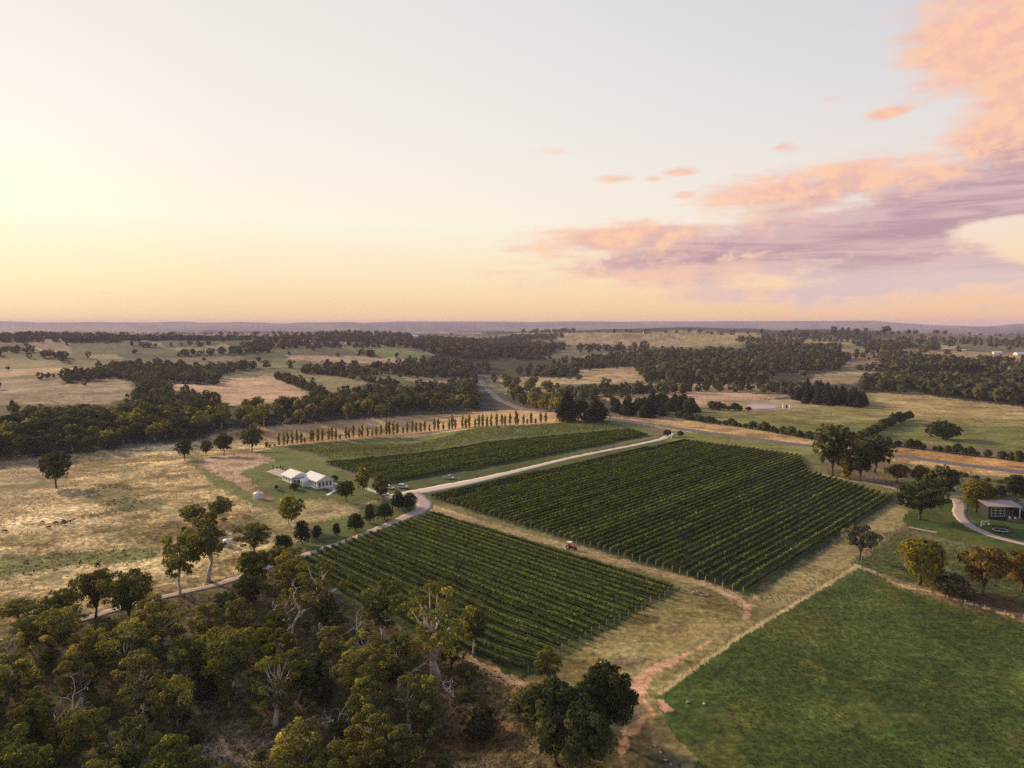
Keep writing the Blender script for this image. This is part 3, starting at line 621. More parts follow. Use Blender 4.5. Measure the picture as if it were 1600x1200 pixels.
def vineyard(corners, A, B, spacing, per_m, where, group, name='vine_row', mat=M_vine, top=1.9, low=.75, half=.27, size=.30, gaps=.1, core=True, guards=None, cat='vine row', adj='leafy green vine row'):
    poly = march([c[0] for c in corners], [c[1] for c in corners])[:, :2]
    a = march([A[0]], [A[1]])[0][:2]; b = march([B[0]], [B[1]])[0][:2]
    d = (b - a) / np.linalg.norm(b - a); nrm = np.array([-d[1], d[0]])
    off = (poly - a) @ nrm; lo, hi = off.min(), off.max(); k = 0
    rows = [lo + spacing * .5 + i * spacing for i in range(int((hi - lo) / spacing))]
    if abs(hi) < abs(lo): rows = rows[::-1]
    for o in rows:
        ts = clip_line(a + nrm * o, d, poly)
        if len(ts) < 2 or ts[1] - ts[0] < 6: continue
        t0, t1 = ts[0] + rng.uniform(0, 1.2), ts[1] - rng.uniform(0, 1.2); L = t1 - t0; k += 1
        p0 = a + nrm * o + d * t0; root_z = ground_z(*p0)
        r = thing(name, f'{adj}, {ordinal(k)} from {where}', cat, (float(p0[0]), float(p0[1]), root_z), 0, group)
        n = int(L * per_m); s = rng.uniform(0, L, n)
        vig = fbm(s + 31.7 * k, np.full(n, 7.3 * k), 5.5, 3, 131); keep = vig > gaps + .18
        s = s[keep]; vig = vig[keep]; n = len(s)
        hh = low + (top - low) * rng.beta(2.6, 1.1, n) * (.84 + .28 * vig) + .25 * (rng.random(n) > .96)
        lat = rng.normal(0, half, n) * (.6 + .7 * vig)
        C2 = p0 + d * s[:, None] + nrm * lat[:, None]; z = H(C2[:, 0], C2[:, 1]) - root_z + hh
        C = np.stack([C2[:, 0] - p0[0], C2[:, 1] - p0[1], z], 1)
        mid = (top + low) / 2
        Nn = unit(np.concatenate([nrm * (lat / half * .55)[:, None], ((hh - mid) / (top - low) * 1.6 + .35)[:, None]], 1))
        V, F, No = cards(C, Nn, size * rng.uniform(.7, 1.25, n) * (.8 + .4 * vig), .45)
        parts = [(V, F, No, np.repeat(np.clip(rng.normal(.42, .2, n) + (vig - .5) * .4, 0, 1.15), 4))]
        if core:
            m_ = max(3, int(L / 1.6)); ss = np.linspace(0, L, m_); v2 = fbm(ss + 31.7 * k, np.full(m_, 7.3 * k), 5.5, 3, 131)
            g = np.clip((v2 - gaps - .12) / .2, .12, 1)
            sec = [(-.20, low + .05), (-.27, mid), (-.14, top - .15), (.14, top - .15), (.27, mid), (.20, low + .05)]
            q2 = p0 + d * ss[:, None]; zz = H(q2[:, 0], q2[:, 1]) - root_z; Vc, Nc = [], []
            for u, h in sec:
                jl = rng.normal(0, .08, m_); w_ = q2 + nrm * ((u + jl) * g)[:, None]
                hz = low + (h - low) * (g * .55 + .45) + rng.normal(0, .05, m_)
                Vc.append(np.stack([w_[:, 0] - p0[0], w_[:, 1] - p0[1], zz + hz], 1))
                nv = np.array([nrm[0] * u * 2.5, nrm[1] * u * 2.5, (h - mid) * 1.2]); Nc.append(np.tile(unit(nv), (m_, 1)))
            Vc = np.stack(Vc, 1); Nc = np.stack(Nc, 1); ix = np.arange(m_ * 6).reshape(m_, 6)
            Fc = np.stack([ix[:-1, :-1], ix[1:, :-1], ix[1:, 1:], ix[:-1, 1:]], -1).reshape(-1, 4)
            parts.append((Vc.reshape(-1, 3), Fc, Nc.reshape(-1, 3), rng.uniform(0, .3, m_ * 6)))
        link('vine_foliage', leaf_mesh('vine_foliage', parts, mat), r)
        e1 = d * (L + .6)
        for q in (-d * .6, e1):
            link('end_post', post_me, r, (float(q[0]), float(q[1]), ground_z(p0[0] + q[0], p0[1] + q[1]) - root_z))
        if guards:
            m = MB()
            for g_ in np.arange(2, L - 2, guards):
                if rng.random() < .55 and fbm(np.array([p0[0] + d[0] * g_]), np.array([p0[1] + d[1] * g_]), 45, 2, 77)[0] > .48:
                    q = d * g_; z = ground_z(p0[0] + q[0], p0[1] + q[1]) - root_z
                    m.box(q[0] - .09, q[0] + .09, q[1] - .09, q[1] + .09, z, z + rng.uniform(.6, 1.15))
            if m.v: tag(m.obj('vine_guard', M_guard, r), kind='stuff')
    return k
vineyard([(668, 777), (1045, 694), (1070, 689), (1250, 713), (1262, 737), (1400, 779), (1168, 929)], (1168, 929), (1400, 779), 3.0, 8.5, 'the mown strip by the green paddock, right vineyard block', 'vine rows in the large right vineyard block')
vineyard([(440, 893), (500, 863), (682, 801), (1064, 918), (812, 1063), (700, 1012)], (682, 801), (1064, 918), 3.0, 10, 'the central earth track, front left vineyard block', 'vine rows in the front left vineyard block')
vineyard([(507, 725), (800, 689), (985, 672), (1014, 681), (860, 711), (606, 756)], (606, 756), (1014, 681), 2.9, 6.5, 'the white gravel driveway, dense far block', 'vine rows in the dense block beyond the driveway', size=.34)
vineyard([(446, 698), (850, 664), (945, 659), (980, 668), (800, 685), (515, 720)], (606, 756), (1014, 681), 3.0, 5.5, 'the dense dark rows, pale young block', 'young vine rows below the poplars', mat=M_young, top=1.3, low=.25, half=.28, size=.30, gaps=.16, core=False, guards=3.2, adj='sparse pale young vine row', cat='vine row')
# ---------------------------------------------------------------- trees
M_gum = leaf_material('gum_leaves', (.058, .070, .022), (.29, .285, .075), .36, (.62, .54, .12))
M_gum2 = leaf_material('olive_gum_leaves', (.050, .064, .022), (.22, .24, .066), .34, (.50, .48, .11))
M_gum3 = leaf_material('golden_gum_leaves', (.065, .070, .022), (.25, .235, .062), .32, (.54, .44, .10))
M_olive = leaf_material('dark_leaves', (.034, .044, .018), (.115, .122, .044), .2, (.19, .18, .06))
M_round = leaf_material('round_tree_leaves', (.020, .036, .014), (.052, .080, .026), .15, (.09, .12, .035))
M_pine = leaf_material('pine_needles', (.024, .030, .017), (.070, .070, .034), .08, (.075, .065, .03))
M_poplar = leaf_material('poplar_leaves', (.28, .26, .07), (.56, .48, .12), .5, (.68, .56, .14))
M_yellow = leaf_material('yellow_leaves', (.12, .12, .025), (.33, .27, .045), .3, (.50, .38, .06))
M_amber = leaf_material('amber_leaves', (.10, .075, .024), (.25, .17, .050), .3, (.38, .25, .07))
M_grey = leaf_material('grey_leaves', (.10, .10, .065), (.24, .22, .14), .25, (.34, .31, .19))
M_heath = leaf_material('heath_leaves', (.035, .034, .018), (.12, .10, .045), .2, (.20, .15, .07))
M_scrub = leaf_material('scrub_leaves', (.050, .050, .022), (.19, .145, .065), .25, (.32, .24, .12))
M_bark = material('pale_bark', (.56, .49, .42), .9, noise=.35, nscale=1.5)
M_bark2 = material('brown_bark', (.11, .085, .065), .9, noise=.4, nscale=2)
M_dead = material('dead_wood', (.64, .58, .53), .9, noise=.3, nscale=1.5)
M_tuft = leaf_material('dry_grass_blades', (.20, .15, .075), (.42, .31, .17), .3, (.5, .38, .22))
RG = np.random.default_rng(11)
def crown(name, clumps, per, size, mat, up=.35, zf=.8, shell=.5, tint_sd=.2, core=False):
    """clumps: (x, y, z, radius) lists; leaf cards on the skin of every clump"""
    cl = np.array(clumps, float); cen = np.average(cl[:, :3], axis=0); parts = []
    for c in cl:
        n = max(4, int(per * (c[3] / cl[:, 3].mean()) ** 2))
        d = unit(RG.normal(0, 1, (n * 2, 3))); d = d[d[:, 2] > RG.uniform(-1.0, .1, len(d))][:n]; n = len(d)
        rr = c[3] * (shell + (1.08 - shell) * RG.random(n) ** .6)
        P = c[:3] + d * rr[:, None] * np.array([1, 1, zf * RG.uniform(.75, 1.15)])
        N_ = unit(d * .8 + unit((c[:3] - cen) + 1e-3) * .3 + np.array([0, 0, up * .6]))
        V, F, No = cards(P, N_, size * RG.uniform(.6, 1.2, n), .5)
        ct = RG.normal(.45, .18)
        parts.append((V, F, No, np.repeat(np.clip(ct + RG.normal(0, tint_sd, n), 0, 1.15), 4)))
    return leaf_mesh(name, parts, mat)
def curve_pts(a, b, n=5, sag=.15, wob=.08):
    a = np.array(a, float); b = np.array(b, float); L = np.linalg.norm(b - a); P = []
    for i in range(n):
        t = i / (n - 1); p = a + (b - a) * t; p[2] += sag * L * math.sin(pi * t) * .6
        if 0 < i < n - 1: p += RG.normal(0, wob * L * .35, 3)
        P.append(p)
    return P
def limbs(mb, fork, targets, r0, n=6, per=5):
    groups = [targets[i::n] for i in range(n)]
    for g in groups:
        if not len(g): continue
        m = np.mean(g, axis=0)
        mid = np.array(fork) * .45 + m * .55; P = curve_pts(fork, mid, 4, .05, .12); mb.tube(P, np.linspace(r0 * .6, r0 * .34, 4), 5)
        for q in g[:per]: mb.tube(curve_pts(mid, q, 4, .10, .12), np.linspace(r0 * .32, r0 * .08, 4), 4)
def gum(seed, h=15., w=11., ncl=26, per=110, size=.42, cr=(1.1, 2.0), fork=.34, bark=M_bark, mat=None, open_=.0, lean=.06, leaf=True):
    global RG
    RG = np.random.default_rng(seed); cl = []; cz = h * .58; rz = h * .41; tries = 0
    while len(cl) < ncl and tries < 4000:
        tries += 1
        d = unit(RG.normal(0, 1, 3)); u = RG.uniform(.45, 1.0) if open_ == 0 else RG.uniform(.7, 1.0)
        if d[2] < -.8: continue
        lump = (1.0 if d[2] > -.2 else .8) * (1 + .22 * math.sin(3 * math.atan2(d[1], d[0]) + seed)) + .14 * math.sin(5 * math.atan2(d[1], d[0]) + 2 * seed)
        r = RG.uniform(*cr) * w / 11
        p = (d[0] * (w / 2 - r) * u * lump, d[1] * (w / 2 - r) * u * lump, cz + d[2] * (rz - r * .5) * u)
        if all((p[0] - q[0]) ** 2 + (p[1] - q[1]) ** 2 + (p[2] - q[2]) ** 2 > (.62 * (r + q[3])) ** 2 for q in cl): cl.append((*p, r))
    lx, ly = RG.normal(0, lean * h, 2)
    fk = (lx * .5, ly * .5, h * fork)
    mb = MB(); r0 = .036 * h * .75 * (1.25 if open_ else 1)
    mb.tube([(0, 0, -.6), (lx * .1, ly * .1, h * fork * .4), fk], [r0 * 1.25, r0, r0 * .8], 7)
    tg = [np.array(c[:3]) for c in cl]
    limbs(mb, fk, tg, r0, 7, 6 if open_ else 5)
    return {'crown': crown('crown', cl, per, size, mat or M_gum) if leaf else None, 'trunk': mb.mesh('trunk', bark, True), 'h': h, 'w': w}
def dead(seed, h=12., spread=6., n=9, lying=False, mat=None):
    r = np.random.default_rng(seed); mb = MB(); r0 = .022 * h
    def grow(p, d, L, rad_, lvl):
        n_ = 4; P = [p]; q = p.copy()
        for i in range(n_):
            d = unit(d + r.normal(0, .22, 3)); q = q + d * L / n_
            if lying: q[2] = max(.15, q[2])
            P.append(q.copy())
        mb.tube(P, np.linspace(rad_, rad_ * .45, n_ + 1), 5 if lvl < 2 else 4)
        if lvl < 3:
            for k in range(3 if lvl else 4):
                i = r.integers(2, n_ + 1); nd = unit(d + r.normal(0, .65, 3) + np.array([0, 0, .0 if lying else .35])); grow(P[i].copy(), nd, L * r.uniform(.5, .75), rad_ * .5, lvl + 1)
    d0 = np.array([1.0, .1, .12]) if lying else np.array([r.normal(0, .12), r.normal(0, .12), 1.0])
    grow(np.array([0, 0, .3 if lying else -.4]), unit(d0), h * .42, r0, 0)
    return mb.mesh('limbs', mat or M_dead, True)
def rounded(seed, h, w, ncl, per, size, mat, zc=.55, flat=1.0, trunk=.18, cr=.3, shell=.7):
    global RG
    RG = np.random.default_rng(seed); cl = []
    for i in range(ncl):
        d = unit(RG.normal(0, 1, 3)); r = cr * w * RG.uniform(.75, 1.15)
        if d[2] < -.75: d[2] = -d[2]
        cl.append((d[0] * (w / 2 - r), d[1] * (w / 2 - r), h * zc + d[2] * max(.1, h * (1 - zc) - r * .8) * flat, r))
    mb = MB(); mb.tube([(0, 0, -.4), (0, 0, h * trunk), (.03, .02, h * (trunk + .35))], [.045 * w, .035 * w, .015 * w], 6)
    return {'crown': crown('crown', cl, per, size, mat, zf=.9, shell=shell), 'trunk': mb.mesh('trunk', M_bark2, True), 'h': h, 'w': w}
def column(seed, h, w, mat, per, size, taper=.25, base=.08, layers=14, ring=3, spread=.30):
    global RG
    RG = np.random.default_rng(seed); cl = []
    for i in range(layers):
        t = i / (layers - 1); z = h * (base + (1 - base) * t * .97); R = w / 2 * (math.sin(pi * min(1, (t * .8 + .18))) ** .7 if taper < 1 else (1 - t) ** .8 + .06)
        for k in range(ring if R > .3 else 1):
            a = RG.uniform(0, 2 * pi); q = R * spread * 1.6
            cl.append((q * cos(a), q * sin(a), z, max(.18, R * RG.uniform(.5, .8))))
    mb = MB(); mb.tube([(0, 0, -.3), (0, 0, h * .4), (0, 0, h * .95)], [.035 * w + .05, .02 * w + .04, .015], 5)
    return {'crown': crown('crown', cl, per, size, mat, up=.1, zf=1.2), 'trunk': mb.mesh('trunk', M_bark2, True), 'h': h, 'w': w}

NEAR = [gum(s, h, w, int(nc * .8), 130, .24, (.6, 1.6), fork=f, bark=b, mat=m_) for s, h, w, nc, f, b, m_ in [(1, 15, 11, 64, .22, M_bark, M_gum), (2, 16, 10, 58, .26, M_bark2, M_gum2), (3, 13, 12, 66, .2, M_bark2, M_gum), (4, 17, 9, 50, .3, M_bark, M_gum3), (5, 14, 11, 62, .22, M_bark2, M_gum3), (6, 15, 10, 52, .25, M_bark, M_gum), (7, 12, 10, 56, .2, M_bark, M_gum2)]]
OPENG = [gum(s, 17, 12, 30, 120, .24, (.7, 1.4), .20, M_bark, None, 1.0) for s in (21, 22)]
MID = [gum(s, 13, 12, 34, 34, .70, (1.3, 2.3), .18) for s in (31, 32, 33, 34)]
MIDD = [gum(s, 13, 12, 34, 34, .72, (1.3, 2.4), .16, M_bark2, M_olive) for s in (41, 42, 43)]
ROUND = [rounded(s, 6, 5.5, 30, 60, .26, M_round, .48, 1.0, .06, .27) for s in (51, 52, 53)]
DARKR = [gum(s, 12, 11, 75, 150, .26, (.8, 1.7), .12, M_bark2, M_olive) for s in (54, 55)]
PINE = [column(s, 16, 9, M_pine, 60, .55, 1.0, .10, 12, 4, .42) for s in (61, 62)]
POP = [column(s, 9, 1.5, M_poplar, 46, .26, .25, .10, 14, 2, .30) for s in (71, 72, 73, 74)]
SHRUB = [rounded(s, 3, 4, 12, 34, .42, M_olive, .45, .9, .08, .33) for s in (81, 82, 83)]
YEL = [rounded(s, 7, 7, 24, 90, .34, M_yellow, .5, 1, .15, .26) for s in (91,)]
AMB = [gum(s, 9, 10, 26, 80, .38, (1.1, 1.8), .18, M_bark2, M_amber) for s in (93, 94)]
GREY = [gum(95, 7, 7, 20, 80, .30, (1.2, 1.9), .2, M_bark2, M_grey)]
HEATH = [rounded(s, 3, 4, 10, 44, .30, M_heath, .4, .9, .06, .33) for s in (97, 98)]
DEAD = [dead(s) for s in (101, 102, 103)]
LOG = [dead(s, 11, lying=True) for s in (111, 112)]
R3 = np.random.default_rng(5)
def plant(proto, name, loc, h, w, label, cat='tree', group=None, rz=None, crown_name='crown'):
    o = thing(name, label, cat, loc, R3.uniform(0, 2 * pi) if rz is None else rz, group)
    o.scale = (w / proto['w'], w / proto['w'], h / proto['h'])
    if proto['crown']: link(crown_name, proto['crown'], o)
    link('trunk', proto['trunk'], o)
    return o
def tree_at(protos, name, px, py, hpx, wpx, label, cat='tree', group=None, k=None):
    x, y, z = at(px, py); D = math.hypot(x, y, CAM_H - z); f = D / FPX * .97
    p = protos[(k if k is not None else int(px * 7 + py)) % len(protos)]
    return plant(p, name, (x, y, z), hpx * f, wpx * f, label, cat, group)
def scatter(poly, dist, seed, keep=None, nmax=99999):
    P = world_poly(poly); r = np.random.default_rng(seed); a = P.min(0); b = P.max(0)
    n = int((b[0] - a[0]) * (b[1] - a[1]) / dist ** 2 * 4) + 20; n = min(n, 400000)
    q = r.uniform(a, b, (n, 2)); q = q[inside(q[:, 0], q[:, 1], P)]
    out = []; grid = {}
    for p in q:
        c = (int(p[0] // dist), int(p[1] // dist)); ok = True
        for i in (-1, 0, 1):
            for j in (-1, 0, 1):
                for s in grid.get((c[0] + i, c[1] + j), ()):
                    if (s[0] - p[0]) ** 2 + (s[1] - p[1]) ** 2 < dist * dist: ok = False
        if ok: grid.setdefault(c, []).append(p); out.append(p)
        if len(out) >= nmax: break
    return np.array(out).reshape(-1, 2)

# -- single trees that can be pointed at
T = tree_at
T(OPENG, 'gum_tree', 684, 1062, 150, 118, 'tall spreading pale-limbed gum at the lower left corner of the front vineyard', k=0)
T(OPENG, 'gum_tree', 502, 990, 118, 84, 'open gum with bare white upright limbs below the left corner of the front vineyard', k=1)
T(NEAR, 'gum_tree', 600, 1000, 92, 84, 'gum with golden-olive crown between the two pale-limbed gums by the front vineyard')
T(NEAR, 'gum_tree', 740, 1022, 78, 48, 'smaller sparse gum on the vineyard side of the tall pale-limbed gum')
T(NEAR, 'gum_tree', 366, 1092, 112, 104, 'leaning gum with yellow-green crown and white trunk above the dead fallen limbs')
T(NEAR, 'gum_tree', 325, 908, 104, 78, 'tall dark gum above the gravel lane, right of its slimmer neighbour')
T(NEAR, 'gum_tree', 282, 930, 96, 60, 'slim dark gum beside the gravel lane, left of the taller one')
T(MID, 'gum_tree', 346, 813, 36, 40, 'rounded dark gum standing alone above the gums by the lane')
T(MID, 'gum_tree', 300, 822, 32, 44, 'low wide gum just left of the rounded dark gum in the pasture')
T(NEAR, 'gum_tree', 150, 968, 76, 62, 'flat-topped dark gum at the pasture edge left of the lane')
T(NEAR, 'gum_tree', 206, 982, 88, 76, 'olive gum over the lane, right of the flat-topped gum')
T(MIDD, 'gum_tree', 88, 763, 52, 42, 'lone dark tree on forked trunk in the middle of the dry left pasture')
T(MID, 'gum_tree', 453, 824, 50, 44, 'broad reddish-olive gum below the white farmhouse')
T(MIDD, 'gum_tree', 394, 706, 38, 34, 'largest dark tree of the short line at the top of the left pasture')
T(MIDD, 'gum_tree', 350, 712, 34, 28, 'second largest dark tree in the short line at the top of the pasture')
T(MIDD, 'gum_tree', 322, 714, 26, 18, 'smallest dark tree in the short line at the top of the pasture')
T(MIDD, 'gum_tree', 289, 720, 32, 24, 'leftmost dark tree of the short line at the top of the pasture')
T(MID, 'gum_tree', 568, 774, 44, 28, 'narrow upright gum right of the white farmhouse, behind the path')
T(MID, 'gum_tree', 596, 784, 46, 32, 'brownish gum overhanging the parked white sedan')
T(MIDD, 'gum_tree', 541, 784, 34, 30, 'dark tree at the right end of the farmhouse terrace')
T(NEAR, 'gum_tree', 398, 868, 52, 62, 'gum crown hiding the white tank left of the driveway shrubs')
for i, (px, py, h, w) in enumerate([(442, 865, 30, 30), (472, 852, 38, 26), (495, 843, 22, 17), (526, 837, 19, 14), (556, 830, 28, 27), (578, 817, 30, 19), (601, 812, 26, 30), (622, 797, 30, 23), (640, 797, 28, 26)]):
    T(ROUND, 'round_tree', px, py, h, w, f'rounded dark green tree, {ordinal(i + 1)} from the left along the gravel lane', 'tree', 'rounded trees along the gravel lane')
T(MIDD, 'gum_tree', 1300, 744, 78, 66, 'huge dark gum at the top right corner of the right vineyard')
T(MIDD, 'gum_tree', 1366, 738, 54, 58, 'dark spreading gum right of the pale green sapling by the road')
T(MIDD, 'gum_tree', 1344, 752, 50, 36, 'dark gum squeezed between the pale sapling and the spreading gum')
T(POP, 'poplar_tree', 1320, 748, 40, 20, 'pale yellow-green sapling in front of the huge dark gum')
T(AMB, 'gum_tree', 1402, 754, 28, 34, 'low amber-tinged tree on the right of the vineyard headland track')
T(AMB, 'gum_tree', 1436, 758, 30, 30, 'brown-olive tree above the driveway start near the dark house')
T(MIDD, 'gum_tree', 1472, 784, 50, 46, 'dark brown tree with visible trunk at the start of the pink driveway')
T(DARKR, 'gum_tree', 1437, 812, 56, 68, 'big bluish-dark bushy tree at the right tip of the vineyard')
T(YEL, 'yellow_tree', 1525, 800, 44, 42, 'bright yellow-green tree beside the dark house')
T(DARKR, 'gum_tree', 1590, 782, 34, 34, 'dark round tree behind the dark house at the frame edge')
T(GREY, 'grey_tree', 1343, 874, 54, 52, 'grey-leaved tree at the upper corner of the green paddock')
T(YEL, 'yellow_tree', 1437, 914, 64, 66, 'golden-yellow bushy tree in the scrub above the green paddock')
T(AMB, 'amber_tree', 1535, 930, 66, 62, 'large amber bushy tree in the scrub at the right of the paddock')
T(AMB, 'amber_tree', 1596, 925, 56, 60, 'amber bushy tree cut by the right edge of the picture')
T(HEATH, 'bush', 1490, 930, 26, 50, 'low dark bush between the yellow and amber trees', 'bush')
T(SHRUB, 'round_tree', 1042, 682, 11, 13, 'small round dark tree on the left of the driveway gate')
T(SHRUB, 'round_tree', 1063, 682, 9, 10, 'small round dark tree on the right of the driveway gate')
T(SHRUB, 'bush', 1473, 686, 24, 46, 'large dark bush alone in the green field beyond the road', 'bush')
T(DARKR, 'gum_tree', 945, 1155, 116, 96, 'dense dark round tree right of the red earth patch')
T(DARKR, 'gum_tree', 868, 1195, 122, 118, 'dense dark round tree left of its twin at the bottom centre')
T(DARKR, 'gum_tree', 905, 1215, 110, 90, 'dense dark tree low between the two rounded dark trees')
T(NEAR, 'gum_tree', 856, 1078, 68, 48, 'thin feathery tree behind the two dense dark trees')
T(PINE, 'pine_tree', 887, 658, 54, 30, 'tall dark conifer at the right end of the poplar row', k=0)
T(PINE, 'pine_tree', 932, 658, 40, 38, 'broad brownish-dark conifer right of the tall conifer', k=1)
T(MIDD, 'pine_tree', 908, 655, 34, 26, 'dark tree squeezed between the two conifers by the road')
T(MID, 'gum_tree', 1192, 617, 12, 12, 'small round tree in the dry field above the farm pond')
T(MID, 'gum_tree', 1255, 590, 12, 16, 'small lone tree on the far hillside below the dark wood')
T(YEL, 'yellow_tree', 1495, 612, 17, 26, 'bright yellow tree in front of the dark right-hand wood')
for i, (px, py, h, w, L) in enumerate([(30, 968, 26, 60, 'low dark gum crown at the far left above the lane'), (70, 1000, 46, 84, 'dark bushy gum at the left edge below the lane'), (98, 975, 50, 50, 'greyish bare-branched gum by the pasture edge on the left')]):
    T(NEAR, 'gum_tree', px, py, h, w, L)
for i, (px, py, h, k, L) in enumerate([(456, 1000, 96, 0, 'bare grey branching tree left of the white-limbed gum'), (672, 1068, 70, 1, 'pale broken dead tree at the foot of the tall pale-limbed gum'), (178, 660, 24, 2, 'far dead tree in the woodland left'), (441, 665, 26, 2, 'white dead tree leaning at the left end of the golden paddock'), (200, 1206, 92, 1, 'bent pale dead trunk at the bottom left of the wood')]):
    x, y, z = at(px, py); f = math.hypot(x, y, CAM_H) / FPX
    if i == 2: continue
    o = thing('dead_tree', L, 'dead tree', (x, y, z), k * 1.3, 'dead trees'); o.scale = (hpx_ := h * f / 10.5,) * 3; link('limbs', DEAD[k], o)
for i, (px, py, h, L) in enumerate([(425, 1010, 74, 'slender white dead tree among the gums below the lane'), (560, 1010, 66, 'pale bare tree between the golden gum and the white-limbed gum'), (240, 1110, 60, 'leaning pale dead tree deep in the bottom left wood'), (108, 1150, 84, 'thin white dead trunk at the lower left'), (520, 1160, 70, 'white dead trunk rising from the scrub at bottom centre'), (615, 1110, 52, 'short broken white trunk in the scrub at bottom centre'), (100, 975, 44, 'bare grey tree at the pasture edge on the far left')]):
    x, y, z = at(px, py); f = math.hypot(x, y, CAM_H) / FPX
    o = thing('dead_tree', L, 'dead tree', (x, y, z), i * 1.7, 'dead trees'); o.scale = (h * f / 10.5,) * 3; link('limbs', DEAD[i % 3], o)
T(OPENG, 'gum_tree', 430, 1135, 112, 80, 'open gum with a straight pale trunk in the middle of the bottom wood', k=0)
T(OPENG, 'gum_tree', 640, 1150, 96, 74, 'open dark gum with slim trunk above the bottom gully', k=1)
T(OPENG, 'gum_tree', 205, 1080, 104, 84, 'open bright gum in the bottom left wood', k=1)
for i, (px, py, w, rz, L) in enumerate([(352, 1066, 84, 2.9, 'fan of grey fallen branches beneath the leaning yellow-green gum'), (748, 1108, 74, 2.7, 'pale fallen branch arching over the dry grass at bottom centre'), (655, 1050, 60, 3.4, 'white fallen log beside the broken dead tree'), (700, 1122, 40, .6, 'short pale fallen stick below the arching branch'), (1372, 750, 26, 2.4, 'small pale fallen limb under the dark trees by the headland')]):
    x, y, z = at(px, py); f = math.hypot(x, y, CAM_H) / FPX
    o = thing('fallen_branch', L, 'fallen branch', (x, y, z + .1), rz, 'fallen branches'); o.scale = (w * f / 9.0,) * 3; link('limbs', LOG[i % 2], o)

# -- poplar row
px_ = list(np.linspace(415, 852, 64) + R3.normal(0, 1.3, 64)); poplars = []
for i, px in enumerate(px_):
    t = (px - 415) / 437; py = 699 - 38 * t - 2.5 * math.sin(pi * t)
    big = [.5, .9, 1.05][int(R3.choice(3, p=[.16, .40, .44]))]; h = (25 - 2 * t) * big * R3.uniform(.82, 1.12)
    if px < 430: h *= .4
    T(POP, 'poplar_tree', px, py, max(4, h), max(2.6, 4.9 * (.55 + .45 * big)), f'thin upright yellow-green poplar, {ordinal(i + 1)} from the left in the row below the golden paddock', 'tree', 'poplar row along the golden paddock')

# -- woods whose trees can be told apart
def wood(poly, dist, seed, protos, h, w, label, group, name='gum_tree', cat='tree', nmax=9999, var=.22):
    q = scatter(poly, dist, seed, nmax=nmax); r = np.random.default_rng(seed + 1); zz = H(q[:, 0], q[:, 1]) if len(q) else []
    for p, z in zip(q, zz):
        s = r.uniform(1 - var, 1 + var)
        plant(protos[r.integers(len(protos))], name, (float(p[0]), float(p[1]), float(z)), h * s, w * s * r.uniform(.85, 1.15), label, cat, group)
    return len(q)
cnt = 0
cnt += wood([(-160, 1330), (-100, 1060), (40, 1020), (150, 1040), (240, 1025), (330, 1010), (335, 1030), (300, 1080), (270, 1200), (300, 1330)], 8.6, 201, NEAR + OPENG, 14, 10.5, 'olive gum in the dense dark wood at the bottom left', 'gums of the bottom left wood')
cnt += wood([(330, 1010), (440, 965), (560, 1005), (650, 1060), (640, 1110), (560, 1130), (420, 1110), (400, 1040), (330, 1010)], 8.8, 203, NEAR + OPENG, 12.5, 10, 'yellow-tipped gum massed below the front vineyard', 'gums below the front vineyard')
cnt += wood([(385, 905), (440, 895), (480, 925), (450, 960), (385, 950)], 7.5, 205, NEAR, 11, 9, 'small gum between the gravel lane and the front vineyard', 'gums beside the gravel lane')
cnt += wood([(400, 1290), (640, 1290), (620, 1210), (420, 1215)], 9, 207, NEAR, 12, 10, 'bright-topped gum cut by the bottom edge of the picture', 'gums at the bottom edge')
cnt += wood([(540, 1130), (680, 1135), (700, 1200), (560, 1230)], 9, 209, NEAR[3:4] + NEAR[1:2], 13, 9, 'dark slender gum in the shaded gully at bottom centre', 'gums in the gully')
cnt += wood([(-60, 728), (0, 716), (130, 706), (170, 702), (200, 690), (300, 690), (340, 668), (330, 655), (200, 650), (100, 655), (0, 668), (-60, 680)], 9.5, 211, MID + MIDD, 12.5, 14.5, 'dark spreading tree in the valley wood beyond the dry pasture', 'trees of the left valley wood', nmax=150)
cnt += wood([(345, 672), (440, 666), (560, 655), (700, 645), (745, 640), (742, 622), (600, 632), (430, 640), (345, 650)], 11.5, 213, MID + MIDD, 13, 12, 'gum in the tree belt behind the golden paddock', 'trees behind the golden paddock', nmax=84)
cnt += wood([(800, 625), (880, 634), (880, 650), (820, 642)], 12, 215, MID, 14, 12, 'gum on the road bend left of the conifers', 'trees at the road bend', nmax=22)
cnt += wood([(780, 594), (830, 600), (880, 626), (800, 620)], 22, 216, MID, 13, 12, 'scattered gum beside the valley road', 'trees beside the valley road', nmax=20)
cnt += wood([(-100, 1060), (40, 1010), (240, 985), (430, 925), (690, 1030), (780, 1090), (700, 1290), (-160, 1330)], 7.5, 231, NEAR + [HEATH[0]], 5.5, 5.5, 'young gum among the taller gums of the wood', 'young gums under the wood', 'young_gum', nmax=190, var=.4)
print('gums', cnt)
wood([(975, 655), (1080, 648), (1090, 640), (1040, 628), (985, 632), (955, 640)], 9.5, 221, PINE + MIDD[:1], 11, 8, 'dark conifer in the clump beyond the road junction', 'conifers beyond the road junction', 'pine_tree', nmax=60)
wood([(1240, 622), (1262, 612), (1352, 628), (1350, 638), (1250, 630)], 8.5, 223, PINE, 15, 8, 'dark upright conifer in the shelter row above the green field', 'conifers of the shelter row', 'pine_tree', nmax=50)
